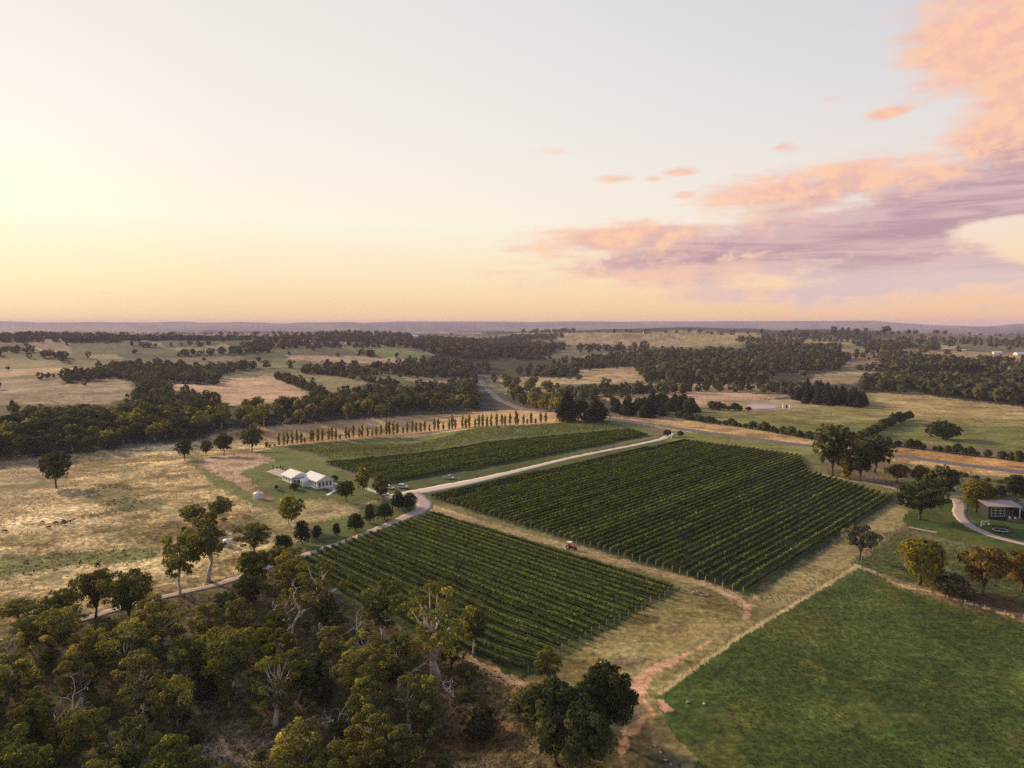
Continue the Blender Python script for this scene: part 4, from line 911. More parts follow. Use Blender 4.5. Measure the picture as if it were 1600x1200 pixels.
def hedge(pts, dist, h, w, label, group, seed, name='hedge_shrub', protos=SHRUB, jit=1.0):
    P = smooth_path(pts, dist * .72); r = np.random.default_rng(seed)
    for p in P:
        p = p + r.normal(0, jit, 2); s = r.uniform(.6, 1.35)
        if r.random() < .06: continue
        plant(protos[r.integers(len(protos))], name, (float(p[0]), float(p[1]), ground_z(*p)), h * s, w * s, label, 'shrub', group)
hedge([(1060, 652), (1100, 660), (1160, 668), (1220, 678), (1285, 690)], 4.2, 4.6, 5.4, 'dark shrub in the hedge along the far side of the road', 'roadside hedge shrubs', 31)
hedge([(1330, 688), (1400, 697), (1480, 707), (1600, 722), (1680, 733)], 4.2, 4.6, 5.2, 'dark shrub in the hedge right of the huge gum', 'right roadside hedge shrubs', 32)
hedge([(1335, 700), (1350, 690), (1372, 676), (1395, 664), (1420, 655)], 5, 6.5, 6.5, 'tall dark shrub in the hedge climbing the field on the right', 'field hedge shrubs', 33)
hedge([(1390, 732), (1440, 738), (1500, 744), (1560, 754), (1640, 766)], 4.0, 2.0, 3.6, 'low dark shrub along the near verge of the road', 'verge shrubs', 34)
hedge([(1115, 640), (1140, 641), (1165, 642)], 6, 6, 8, 'dark shrub left of the farm pond', 'shrubs by the farm pond', 35)
for i, (px, py, w, h, L) in enumerate([(460, 764, 16, 9, 'low dark rounded shrub on the lawn below the farmhouse'), (432, 764, 6, 6, 'tiny dark ball shrub on the farmhouse lawn'), (522, 752, 14, 9, 'dark shrub at the right gable of the farmhouse')]):
    T(SHRUB, 'bush', px, py, h, w, L, 'bush')
hedge([(1545, 778), (1570, 772), (1600, 775)], 3, 3.5, 4, 'dark shrub behind the dark house', 'shrubs behind the dark house', 36)

# -- far woods: one mass of small trees
def tri_cards(C, s, tnt):
    n = len(C); nn = unit(rng.normal(0, 1, (n, 3)) + np.array([0, 0, .5])); return nn
ORI = np.random.default_rng(77)
proto_far = []
for k in range(10):
    n = 34; d = unit(ORI.normal(0, 1, (n, 3))); d[:, 2] = d[:, 2] * .95 + .05
    asym = 1 + .3 * np.sin(2 * np.arctan2(d[:, 1], d[:, 0]) + k)
    C = d * np.stack([.42 * asym, .42 * asym, np.full(n, .47)], 1) * ORI.uniform(.6, 1.08, (n, 1)) + np.array([0, 0, .46])
    Nn_ = unit(d + np.array([0, 0, .35])); V, F, No = cards(C, Nn_, .20 * ORI.uniform(.7, 1.2, n), .45, .85)
    proto_far.append((V, F, No))
def mass(name, groups, mat, label):
    """groups: (N,2) positions, height, width ratio"""
    Vs, Fs, Ns, Ts, b = [], [], [], [], 0
    for q, h, w in groups:
        if not len(q): continue
        q = q[(np.hypot(q[:, 0], q[:, 1]) < 900) | (fbm(q[:, 0], q[:, 1], 170, 4, 191, .6) > .41)]
        z = H(q[:, 0], q[:, 1])
        for k in range(10):
            s_ = slice(k, None, 10); p = q[s_]; m_ = len(p)
            if not m_: continue
            V, F, No = proto_far[k]; hs = h * rng.uniform(.65, 1.25, m_); a = rng.uniform(0, 2 * pi, m_); ca, sa = np.cos(a), np.sin(a); ws = hs * w * rng.uniform(.8, 1.2, m_)
            X = (V[None, :, 0] * ca[:, None] - V[None, :, 1] * sa[:, None]) * ws[:, None] + p[:, 0:1]
            Y = (V[None, :, 0] * sa[:, None] + V[None, :, 1] * ca[:, None]) * ws[:, None] + p[:, 1:2]
            Z = V[None, :, 2] * hs[:, None] + z[s_][:, None]
            NX = No[None, :, 0] * ca[:, None] - No[None, :, 1] * sa[:, None]; NY = No[None, :, 0] * sa[:, None] + No[None, :, 1] * ca[:, None]
            Vs.append(np.stack([X, Y, Z], -1).reshape(-1, 3)); Ns.append(np.stack([NX, NY, np.broadcast_to(No[None, :, 2], NX.shape)], -1).reshape(-1, 3))
            Fs.append((F[None] + (np.arange(m_) * len(V))[:, None, None]).reshape(-1, 4) + b); b += m_ * len(V)
            Ts.append(np.repeat(np.clip(rng.normal(.42, .22, m_), 0, 1), len(V)) + rng.normal(0, .08, m_ * len(V)))
    me = new_mesh(name, np.concatenate(Vs), np.concatenate(Fs), mat, True, {'tint': np.concatenate(Ts)}, np.concatenate(Ns))
    print(name, len(me.polygons)); return tag(link(name, me), label, kind='stuff')
M_fargum = leaf_material('far_woodland_leaves', (.040, .048, .024), (.140, .142, .064), .2, (.24, .22, .10))
FW = []
def fw(poly, dist, h, w=1.0, seed=[300], nmax=1500):
    seed[0] += 1; FW.append((scatter(poly, dist * .74, seed[0], nmax=int(nmax * 1.5)), h, w))
fw([(205, 650), (330, 648), (340, 628), (275, 620), (235, 592), (205, 590), (222, 618), (195, 640)], 12, 11)
fw([(0, 648), (70, 646), (60, 638), (0, 640)], 20, 9)
fw([(100, 600), (175, 590), (230, 598), (340, 602), (350, 580), (200, 572), (170, 572), (105, 586)], 15, 13)
fw([(30, 594), (175, 587), (175, 582), (30, 588)], 11, 9)
fw([(0, 566), (103, 566), (103, 557), (0, 557)], 15, 13)
fw([(345, 586), (430, 582), (600, 590), (740, 592), (740, 584), (560, 576), (345, 574)], 16, 13)
fw([(430, 592), (500, 620), (512, 619), (450, 591)], 10, 10)
fw([(490, 582), (600, 602), (620, 602), (520, 583)], 10, 9)
fw([(430, 650), (600, 642), (740, 630), (740, 600), (690, 606), (600, 616), (480, 628), (430, 640)], 14, 12)
fw([(590, 575), (900, 590), (905, 572), (850, 560), (870, 545), (800, 530), (660, 530), (640, 545), (690, 556), (650, 568)], 19, 14)
fw([(740, 640), (745, 590), (738, 590), (730, 640)], 10, 11)
fw([(785, 628), (900, 632), (960, 625), (1000, 619), (1000, 613), (880, 613), (790, 617)], 20, 12)
fw([(940, 622), (1100, 614), (1240, 610), (1240, 603), (1100, 606), (940, 612)], 17, 12)
fw([(872, 578), (1005, 572), (1015, 562), (985, 556), (900, 561)], 15, 12, nmax=700)
fw([(1010, 592), (1020, 560), (1000, 558), (990, 575)], 15, 12)
fw([(1010, 598), (1250, 600), (1280, 585), (1230, 560), (1120, 552), (1000, 555), (990, 575), (1020, 590)], 17, 15)
fw([(1180, 565), (1300, 585), (1330, 560), (1280, 545), (1160, 543)], 17, 14, nmax=700)
fw([(1200, 612), (1250, 620), (1270, 606), (1200, 600)], 13, 13)
fw([(1350, 612), (1410, 616), (1412, 596), (1352, 590)], 13, 14)
fw([(1400, 600), (1460, 618), (1600, 634), (1800, 650), (1800, 600), (1600, 578), (1420, 566), (1370, 560), (1400, 580)], 13, 15)
fw([(1330, 588), (1400, 582), (1410, 574), (1335, 578)], 15, 12)
fw([(1310, 562), (1430, 556), (1470, 546), (1330, 537), (1360, 548)], 18, 14)
fw([(1255, 530), (1360, 532), (1360, 526), (1255, 524)], 20, 14, nmax=300)
fw([(1400, 540), (1620, 545), (1900, 550), (1900, 536), (1400, 530)], 34, 14, nmax=900)
for a in [(0, 527, 640, 524, 8), (100, 531, 420, 526, 4), (400, 534, 800, 530, 9), (640, 545, 880, 540, 10), (800, 525, 880, 524, 7), (1190, 526, 1260, 524, 4), (1150, 530, 1260, 533, 5), (900, 545, 1010, 541, 6), (400, 543, 640, 540, 3)]:
    fw([(a[0], a[1]), (a[2], a[3]), (a[2], a[3] + a[4]), (a[0], a[1] + a[4])], 30, 15, 1.1, nmax=500)
for a in [(0, 519.5, 500, 519, 2), (300, 517.5, 900, 517, 1.6), (750, 519.5, 1100, 518.5, 2), (1100, 520, 1700, 523, 2.5), (1300, 518, 1700, 519, 1.5)]:
    fw([(a[0], a[1]), (a[2], a[3]), (a[2], a[3] + a[4]), (a[0], a[1] + a[4])], 60, 16, 1.3, nmax=500)
for a in [(0, 547, 120, 553, 3), (110, 533, 260, 531, 2), (230, 556, 420, 548, 3), (215, 541, 330, 538, 2), (380, 541, 470, 537, 3), (0, 533, 60, 531, 2), (560, 553, 680, 560, 3), (1190, 546, 1320, 541, 3), (1430, 560, 1600, 566, 3), (1270, 532, 1400, 535, 2)]:
    fw([(a[0], a[1]), (a[2], a[3]), (a[2], a[3] + a[4]), (a[0], a[1] + a[4])], 17, 12, 1.1, nmax=300)
fw([(-300, 545), (-200, 620), (0, 600), (0, 540)], 40, 13, nmax=200)
# trees thinly dotted over the open country
q = scatter([(-200, 560), (800, 548), (1700, 560), (1900, 610), (1000, 610), (-200, 610)], 80, 399); FW.append((q, 10, 1.1))
q = scatter([(-300, 523), (1900, 523), (1900, 560), (-300, 560)], 75, 398, nmax=1300); PH = world_poly([(820, 514), (1220, 512), (1210, 534), (1060, 545), (900, 540)]); q = q[~inside(q[:, 0], q[:, 1], PH)]; FW.append((q[fbm(q[:, 0], q[:, 1], 500, 3, 9) > .48], 12, 1.3))
mass('far_woodland', FW, M_fargum, 'dark far woods, windbreaks and scattered trees across the rolling country')
# young trees in a line across the far green field
for i in range(26):
    t = i / 25; px = 572 + 150 * t; py = 584.5 + 4.5 * t
    T(ROUND, 'round_tree', px, py, 3.6, 3.8, 'tiny dark tree in the regular row across the far field', 'tree', 'far field tree row')
# -- undergrowth
def under(name, polys, n_per, mat, h, spread, size, label, seed, cards_n=16, up=.3, thr=.42):
    Vs = []; r = np.random.default_rng(seed)
    for poly, dist in polys:
        q = scatter(poly, dist, seed); seed += 1
        if not len(q): continue
        q = q[fbm(q[:, 0], q[:, 1], 18, 3, seed) > thr]
        z = H(q[:, 0], q[:, 1]); n = len(q); s = r.uniform(.5, 1.5, n)
        d = unit(r.normal(0, 1, (n, cards_n, 3))); d[..., 2] = np.abs(d[..., 2])
        C = np.stack([q[:, 0:1] + d[..., 0] * spread * s[:, None], q[:, 1:2] + d[..., 1] * spread * s[:, None], z[:, None] + d[..., 2] * h * s[:, None]], -1).reshape(-1, 3)
        V, F, No = cards(C, unit(d.reshape(-1, 3) + np.array([0, 0, up])), size * r.uniform(.6, 1.2, len(C)), .5, .6)
        Vs.append((V, F, No, np.repeat(np.repeat(np.clip(r.normal(.45, .25, n), 0, 1.1), cards_n), 4)))
    o = link(name, leaf_mesh(name, Vs, mat)); print(name, len(o.data.polygons)); return tag(o, label, kind='stuff')
WOODP = [(-100, 1060), (40, 1000), (240, 945), (430, 892), (690, 1016), (810, 1072), (850, 1090), (930, 1170), (960, 1290), (-160, 1330)]
under('undergrowth', [(WOODP, 1.35), ([(1345, 886), (1400, 835), (1500, 852), (1640, 872), (1640, 962), (1480, 932), (1390, 904)], 2.6), ([(1390, 760), (1480, 775), (1600, 765), (1600, 745), (1400, 738)], 3.0), ([(1300, 748), (1390, 760), (1390, 735), (1290, 735)], 2.6)], 1, M_scrub, 1.0, .95, .26, 'low brown and olive scrub between the trees', 501, 14, 1.0, .3)
under('dry_grass', [([(690, 1020), (815, 1076), (840, 1110), (800, 1290), (640, 1290), (660, 1130)], 1.1), ([(300, 1100), (400, 1080), (480, 1120), (420, 1290), (260, 1290)], 1.5), ([(1080, 915), (1165, 940), (1150, 975), (1090, 960)], 1.5), ([(1340, 870), (1420, 815), (1440, 826), (1380, 880)], 1.2)], 1, M_tuft, .7, .5, .18, 'tufts of tall dry grass among the scrub', 521, 10, 1.5)
under('pasture_tussocks', [([(-60, 735), (130, 715), (300, 695), (400, 675), (430, 700), (300, 712), (390, 775), (430, 810), (380, 880), (240, 935), (0, 980), (-60, 990)], 1.9), ([(290, 722), (350, 708), (400, 708), (428, 718), (380, 735), (390, 760)], 2.0)], 1, M_tuft, .35, .7, .26, 'uneven tussocks of dry grass over the left pasture', 541, 7, 2.2)
M_turf = leaf_material('paddock_grass', (.040, .064, .016), (.105, .135, .032), .25, (.18, .19, .05))
under('paddock_grass', [([(1050, 1080), (1120, 1035), (1330, 900), (1480, 945), (1640, 985), (1700, 1290), (1110, 1290)], .95)], 1, M_turf, .16, .45, .17, 'short uneven grass tufts over the green paddock', 581, 6, 1.6, .38)
under('pasture_weeds', [([(-60, 890), (0, 868), (120, 860), (245, 856), (245, 878), (120, 888), (-60, 915)], 2.4), ([(140, 765), (190, 755), (235, 782), (255, 780), (250, 800), (180, 800)], 2.4), ([(100, 815), (160, 798), (230, 788), (150, 808), (80, 818)], 2.2)], 1, M_heath, .6, 1.0, .34, 'dark green weed patches in the left pasture', 561, 9, 1.5)
# ---------------------------------------------------------------- buildings
M_roof = material('white_metal_roof', (.78, .75, .74), .35, .1, .05, .5, .5)
M_wall = material('white_render', (.80, .77, .74), .8, noise=.06)
M_dark = material('dark_glass', (.03, .035, .04), .12, 0, .2, 1, .8)
M_frame = material('white_frame', (.78, .76, .72), .5)
M_pave = material('pale_paving', (.46, .38, .33), .9, noise=.12, nscale=1.2)
M_deck = material('timber_deck', (.20, .11, .075), .8, noise=.2, nscale=2)
M_black = material('black_cladding', (.018, .020, .026), .6, noise=.2, nscale=2)
M_groof = material('dark_green_roof', (.030, .050, .050), .5, noise=.15)
M_grey = material('pale_grey_roof', (.34, .29, .29), .6, noise=.15)
M_umb = material('dark_canvas', (.035, .028, .030), .8)
M_tank = material('tank_plastic', (.74, .68, .62), .5, noise=.06)
M_seam = material('roof_seam', (.60, .58, .58), .5)
def gable(w, d, ez, rz, ov=.45, axis='x', th=.12):
    """gable roof over a w x d plan, ridge along the axis"""
    m = MB()
    if axis == 'x': m.add([(-ov, -ov, ez), (w + ov, -ov, ez), (w + ov, d + ov, ez), (-ov, d + ov, ez), (-ov, d / 2, rz), (w + ov, d / 2, rz),
                           (-ov, -ov, ez - th), (w + ov, -ov, ez - th), (w + ov, d + ov, ez - th), (-ov, d + ov, ez - th)],
                          [(0, 1, 5, 4), (3, 4, 5, 2), (0, 4, 3), (1, 2, 5), (6, 9, 8, 7), (0, 6, 7, 1), (1, 7, 8, 2), (2, 8, 9, 3), (3, 9, 6, 0)])
    else: m.add([(-ov, -ov, ez), (w + ov, -ov, ez), (w + ov, d + ov, ez), (-ov, d + ov, ez), (w / 2, -ov, rz), (w / 2, d + ov, rz),
                 (-ov, -ov, ez - th), (w + ov, -ov, ez - th), (w + ov, d + ov, ez - th), (-ov, d + ov, ez - th)],
                [(0, 4, 5, 3), (1, 2, 5, 4), (0, 1, 4), (2, 3, 5), (6, 9, 8, 7), (0, 6, 7, 1), (1, 7, 8, 2), (2, 8, 9, 3), (3, 9, 6, 0)])
    return m
def shift(mb, dx, dy, dz=0): mb.v = [(x + dx, y + dy, z + dz) for x, y, z in mb.v]; return mb
def window(parent, x, y, w, h, z, face='front', rows=1, cols=2, mat=M_frame, name='window'):
    """frame standing 6 cm proud of the wall, glass inside it"""
    m = MB(); t = .10
    f = lambda a0, a1, z0, z1, o0, o1: m.box(x + a0, x + a1, y - o1, y - o0, z0, z1) if face == 'front' else m.box(x + o0, x + o1, y + a0, y + a1, z0, z1)
    f(0, t, z, z + h, .0, .07); f(w - t, w, z, z + h, .0, .07); f(t, w - t, z, z + t, .0, .07); f(t, w - t, z + h - t, z + h, .0, .07)
    for i in range(1, cols): f(w * i / cols - t / 2, w * i / cols + t / 2, z + t, z + h - t, .0, .065)
    for i in range(1, rows): f(t, w - t, z + h * i / rows - t / 2, z + h * i / rows + t / 2, .0, .06)
    o = m.obj(name, mat, parent); g = MB()
    if face == 'front': g.box(x + t, x + w - t, y - .03, y - .005, z + t, z + h - t)
    else: g.box(x + .005, x + .03, y + t, y + w - t, z + t, z + h - t)
    g.obj('pane', M_dark, o); return o
def frame_at(p0, p1):
    a = at(*p0); b = at(*p1); return a, math.atan2(b[1] - a[1], b[0] - a[0]), math.hypot(b[0] - a[0], b[1] - a[1])
# white farmhouse: its long front looks toward the camera
hx, hy, hzz = at(441, 750); hrz = rad(-50)
h = thing('white_farmhouse', 'white farmhouse with two peaked pale metal roofs on the green lawn', 'house', (hx, hy, hzz), hrz)
def ribs(x0, x1, y0, ym, z0, z1, step=.8):
    m = MB(); x = x0
    while x < x1: m.add([(x, y0, z0 + .03), (x + .07, y0, z0 + .03), (x + .07, ym, z1 + .03), (x, ym, z1 + .03)], [(0, 1, 2, 3)]); x += step
    return m
W1, D1 = 11.4, 9.0; X2, Y2, W2, D2 = 11.5, 5.8, 15.0, 8.0
MB().box(0, W1, 0, D1, -.8, 2.8).obj('wall', M_wall, h)
r_ = gable(W1, D1, 2.82, 5.0, .6, 'x').obj('roof', M_roof, h); ribs(-.6, W1 + .5, -.6, D1 / 2, 2.82, 5.0).obj('roof_ribs', M_seam, r_)
MB().box(X2, X2 + W2, Y2, Y2 + D2, -.8, 2.9).obj('wall', M_wall, h)
r_ = shift(gable(W2, D2, 2.92, 5.1, .6, 'x'), X2, Y2).obj('roof', M_roof, h); shift(ribs(-.6, W2 + .5, -.6, D2 / 2, 2.92, 5.1), X2, Y2).obj('roof_ribs', M_seam, r_)
MB().box(W1 + .02, 14.9, .8, Y2 - .02, -.8, .16).obj('verandah_floor', M_pave, h)
MB().add([(W1 + .1, .6, 2.4), (15.2, .6, 2.4), (15.2, Y2 - .1, 2.8), (W1 + .1, Y2 - .1, 2.8), (W1 + .1, .6, 2.32), (15.2, .6, 2.32), (15.2, Y2 - .1, 2.72), (W1 + .1, Y2 - .1, 2.72)], [(0, 1, 2, 3), (7, 6, 5, 4), (0, 4, 5, 1), (1, 5, 6, 2), (2, 6, 7, 3), (3, 7, 4, 0)]).obj('verandah_roof', M_grey, h)
for x in (W1 + .5, 13.2, 14.9): MB().box(x, x + .14, .7, .84, .16, 2.34).obj('post', M_frame, h)
for x in (1.0, 4.2, 7.6): window(h, x, 0, 1.7, 1.4, .8)
for y in (1.0, 3.2, 5.4): window(h, W1, y, 1.2, 2.0, .2, 'side', cols=1)
for x in (W1 + .8, 13.4): window(h, x, Y2, 1.0, 1.9, .2, cols=1)
for x in (19.6, 21.6, 23.6): window(h, x, Y2, 1.3, 1.3, .9)
for y in (.7, 2.5, 4.3, 6.1): window(h, X2 + W2, Y2 + y, 1.1, 2.1, .2, 'side', cols=1)
MB().box(15.3, 19.0, 2.4, Y2 - .02, -.8, 2.1).obj('annex_wall', M_wall, h)
shift(gable(3.7, 3.3, 2.12, 3.3, .2, 'y'), 15.3, 2.4).obj('annex_roof', M_roof, h)
window(h, 16.4, 2.4, 1.3, 1.1, .7)
MB().box(24.9, 25.02, Y2 - .12, Y2 - .01, 0, 2.6).obj('downpipe', M_grey, h)
MB().box(W1 + 3, W1 + 15, Y2 + 8.1, Y2 + 10.2, -.8, .14).obj('rear_path', M_pave, h)
for i in range(9):
    x = 20.5 + i * 1.1; MB().box(x, x + .08, Y2 - 2.4, Y2 - 2.32, -.3, .75).obj('railing_post', M_frame, h)
MB().box(20.5, 29.4, Y2 - 2.41, Y2 - 2.31, .76, .84).obj('railing', M_frame, h)
# terraces
def terrace(name, pts, mat, label, hgt=.18):
    P = [at(*p) for p in pts]; z = max(p[2] for p in P) + hgt; n = len(P)
    m = MB().add([(p[0], p[1], z) for p in P] + [(p[0], p[1], z - hgt - 1.0) for p in P], [tuple(range(n))] + [(i, i + n, (i + 1) % n + n, (i + 1) % n) for i in range(n)])
    o = m.obj(name, mat); return tag(o, label, kind='structure'), z
_, tz = terrace('terrace', [(416, 738), (440, 746), (452, 738), (433, 733)], M_pave, 'pale paved terrace at the left end of the white farmhouse')
terrace('patio', [(494, 760), (524, 767), (528, 757), (512, 752)], M_pave, 'pale paved patio at the right end of the white farmhouse')
m = MB(); a1 = at(511, 774); a2 = at(525, 766); dv = unit(np.array([a2[0] - a1[0], a2[1] - a1[1]])); nv = np.array([-dv[1], dv[0]]) * .8
m.add([(a1[0] - nv[0], a1[1] - nv[1], a1[2] + .05), (a1[0] + nv[0], a1[1] + nv[1], a1[2] + .05), (a2[0] + nv[0], a2[1] + nv[1], a2[2] + .35), (a2[0] - nv[0], a2[1] - nv[1], a2[2] + .35)], [(0, 3, 2, 1)])
m.add([(p[0], p[1], p[2] - .5) for p in m.v[:4]], [(0, 1, 2, 3)]); m.f += [(0, 1, 5, 4), (1, 2, 6, 5), (2, 3, 7, 6), (3, 0, 4, 7)]
tag(m.obj('ramp', M_frame), 'short pale ramp running down from the farmhouse patio', kind='structure')
for i, (px, py) in enumerate([(427, 735.5), (433, 737), (438.5, 735.5), (442, 738)]):
    x, y, z = at(px, py)
    u = thing('garden_umbrella', f'closed dark umbrella on the farmhouse terrace, {ordinal(i + 1)} from the left', 'umbrella', (x, y, tz), 0, 'closed terrace umbrellas')
    MB().lathe([(.32, 0), (.32, .08), (.05, .1)], 10).obj('base', M_grey, u)
    MB().lathe([(.03, .1), (.03, 2.9)], 6).obj('pole', M_grey, u)
    MB().lathe([(.10, .95), (.30, 1.15), (.26, 1.9), (.16, 2.6), (.04, 2.95)], 10).obj('canopy', M_umb, u, True)
for i, (px, py) in enumerate([(424, 738), (430, 740), (436, 741)]):
    x, y, z = at(px, py)
    t_ = thing('outdoor_table', f'small round table on the farmhouse terrace, {ordinal(i + 1)} from the left', 'table', (x, y, tz), 0, 'terrace tables')
    MB().lathe([(.55, .70), (.55, .76)], 12).obj('tabletop', M_frame, t_); MB().lathe([(.3, 0), (.3, .04), (.04, .06), (.04, .70)], 8).obj('leg', M_grey, t_)
# small tanks
x, y, z = at(404, 779)
tk = thing('water_tank', 'squat white rounded water tank on bare ground left of the farmhouse', 'water tank', (x, y, z))
MB().lathe([(2.0, -.3), (2.05, .3), (2.05, 2.3), (1.9, 2.6), (.6, 2.95), (.3, 3.0)], 24).obj('tank_body', M_tank, tk, True)
MB().lathe([(.32, 3.0), (.32, 3.14)], 12).obj('lid', M_grey, tk)
x, y, z = at(356, 853)
tk = thing('water_tank', 'white tank half hidden among the gums left of the gravel lane', 'water tank', (x, y, z))
MB().lathe([(1.6, -.3), (1.6, 2.0), (1.45, 2.25), (.5, 2.5)], 24).obj('tank_body', M_tank, tk, True); MB().lathe([(.3, 2.5), (.3, 2.62)], 12).obj('lid', M_grey, tk)
# dark house on the right
(hx, hy, hzz), hrz, hl = frame_at((1544, 811), (1568, 814))
hrz = rad(-8)
h = thing('dark_house', 'black timber house with a large white gridded window and timber deck', 'house', (hx, hy, hzz), hrz)
MB().box(0, 6.2, 0, 7, -.6, 5.2).obj('wall', M_black, h)
MB().box(6.2, 11.2, 3.4, 7, -.6, 5.1).obj('wall', M_black, h)
MB().add([(-.5, -.6, 5.25), (12.0, -.6, 5.25), (12.0, 7.6, 5.95), (-.5, 7.6, 5.95), (-.5, -.6, 5.05), (12.0, -.6, 5.05), (12.0, 7.6, 5.75), (-.5, 7.6, 5.75)], [(0, 1, 2, 3), (7, 6, 5, 4), (0, 4, 5, 1), (1, 5, 6, 2), (2, 6, 7, 3), (3, 7, 4, 0)]).obj('roof', M_grey, h)
window(h, .9, 0, 5.0, 3.5, 1.2, rows=3, cols=3)
window(h, 8.3, 3.4, 2.2, 2.6, .5, cols=2)
MB().box(10.9, 11.2, -.45, -.15, .4, 5.05).obj('post', M_frame, h)
MB().box(6.3, 13.5, -2.2, 3.3, -.6, .42).obj('deck', M_deck, h)
MB().box(7.2, 12.6, -3.4, -2.22, -.6, .15).obj('deck_step', M_deck, h)
g = shift(gable(9.5, 12, 3.6, 6.6, .5, 'y'), 13.0, -4.0); MB().box(13.0, 22.5, -4, 8, -.6, 3.45).obj('wall', M_black, h)
g.obj('roof', M_groof, h)
for sx_, x0 in ((1, 12.5), (-1, 23.0)):
    MB().add([(x0, -4.62, 3.45), (17.75, -4.62, 6.62), (17.75, -4.62, 6.92), (x0, -4.62, 3.8), (x0, -4.52, 3.45), (17.75, -4.52, 6.62), (17.75, -4.52, 6.92), (x0, -4.52, 3.8)], [(0, 1, 2, 3), (7, 6, 5, 4), (0, 4, 5, 1), (3, 2, 6, 7)]).obj('bargeboard', M_frame, h)
window(h, 15.5, -4, 3.5, 2.0, .8, rows=2, cols=3)
for i, (dx, L) in enumerate([(7.3, 'left'), (9.3, 'right')]):
    c, s_ = cos(hrz), sin(hrz); X = hx + dx * c + 1.0 * s_; Y = hy + dx * s_ - 1.0 * c
    b = thing('garden_chair', f'white garden chair on the timber deck of the dark house, the {L} one', 'chair', (X, Y, hzz + .42), hrz, 'white deck chairs')
    MB().box(-.35, .35, -.3, .3, .35, .45).obj('seat', M_frame, b); MB().box(-.35, .35, .26, .34, .45, 1.05).obj('backrest', M_frame, b)
    for q in (-.32, .26):
        for r_ in (-.28, .24): MB().box(q, q + .06, r_, r_ + .06, 0, .35).obj('leg', M_frame, b)
x, y, z = at(1563, 831)
t_ = thing('trampoline', 'round trampoline with white rim and dark safety net on the dark house lawn', 'trampoline', (x, y, z))
tor = MB(); n = 28; V = []; R_ = 2.35
for k in range(n):
    a = 2 * pi * k / n
    for j in range(6): b_ = 2 * pi * j / 6; V.append(((R_ + .16 * cos(b_)) * cos(a), (R_ + .16 * cos(b_)) * sin(a), .75 + .09 * sin(b_)))
tor.add(V, [(k * 6 + j, ((k + 1) % n) * 6 + j, ((k + 1) % n) * 6 + (j + 1) % 6, k * 6 + (j + 1) % 6) for k in range(n) for j in range(6)]); tor.obj('rim', M_frame, t_, True)
MB().lathe([(2.15, .70), (2.15, .73)], 28).obj('mat', M_black, t_)
for k in range(6):
    a = 2 * pi * k / 6 + .3; MB().box(2.3 * cos(a) - .04, 2.3 * cos(a) + .04, 2.3 * sin(a) - .04, 2.3 * sin(a) + .04, 0, .7).obj('leg', M_grey, t_)
    MB().box(2.42 * cos(a) - .04, 2.42 * cos(a) + .04, 2.42 * sin(a) - .04, 2.42 * sin(a) + .04, .8, 2.6).obj('net_post', M_black, t_)
net = MB()
for k in range(48):
    a = 2 * pi * k / 48; b_ = 2 * pi * (k + .42) / 48
    net.add([(2.4 * cos(a), 2.4 * sin(a), .85), (2.4 * cos(b_), 2.4 * sin(b_), .85), (2.4 * cos(b_), 2.4 * sin(b_), 2.5), (2.4 * cos(a), 2.4 * sin(a), 2.5)], [(0, 1, 2, 3)])
net.obj('net', M_black, t_)
for px, py, w, L, nm in [(1533, 822, 1.9, 'upright white board standing on the dark house lawn', 'lawn_board'), (1540, 815, 0, 'white lawn edging bar beside the dark house', 'lawn_edging')]:
    x, y, z = at(px, py)
    if w: o = MB().box(-.25, .25, -.06, .06, 0, w).box(-.35, .35, -.25, .25, 0, .08).obj(nm, M_frame, None, loc=(x, y, z))
    else: o = MB().box(-1.4, 1.4, -.1, .1, -.1, .22).box(-1.5, -1.4, -.15, .15, -.1, .3).obj(nm, M_frame, None, loc=(x, y, z))
    tag(o, L, nm.replace('_', ' '))
for i, px in enumerate((1537.5, 1545)):
    x, y, z = at(px, 820); o = MB().lathe([(.22, 0), (.34, .45), (.30, .5), (.1, .48)], 12).obj('garden_pot', M_frame, None, loc=(x, y, z)); tag(o, f'small white garden pot on the lawn, the {"left" if i == 0 else "right"} one', 'pot', 'lawn pots')

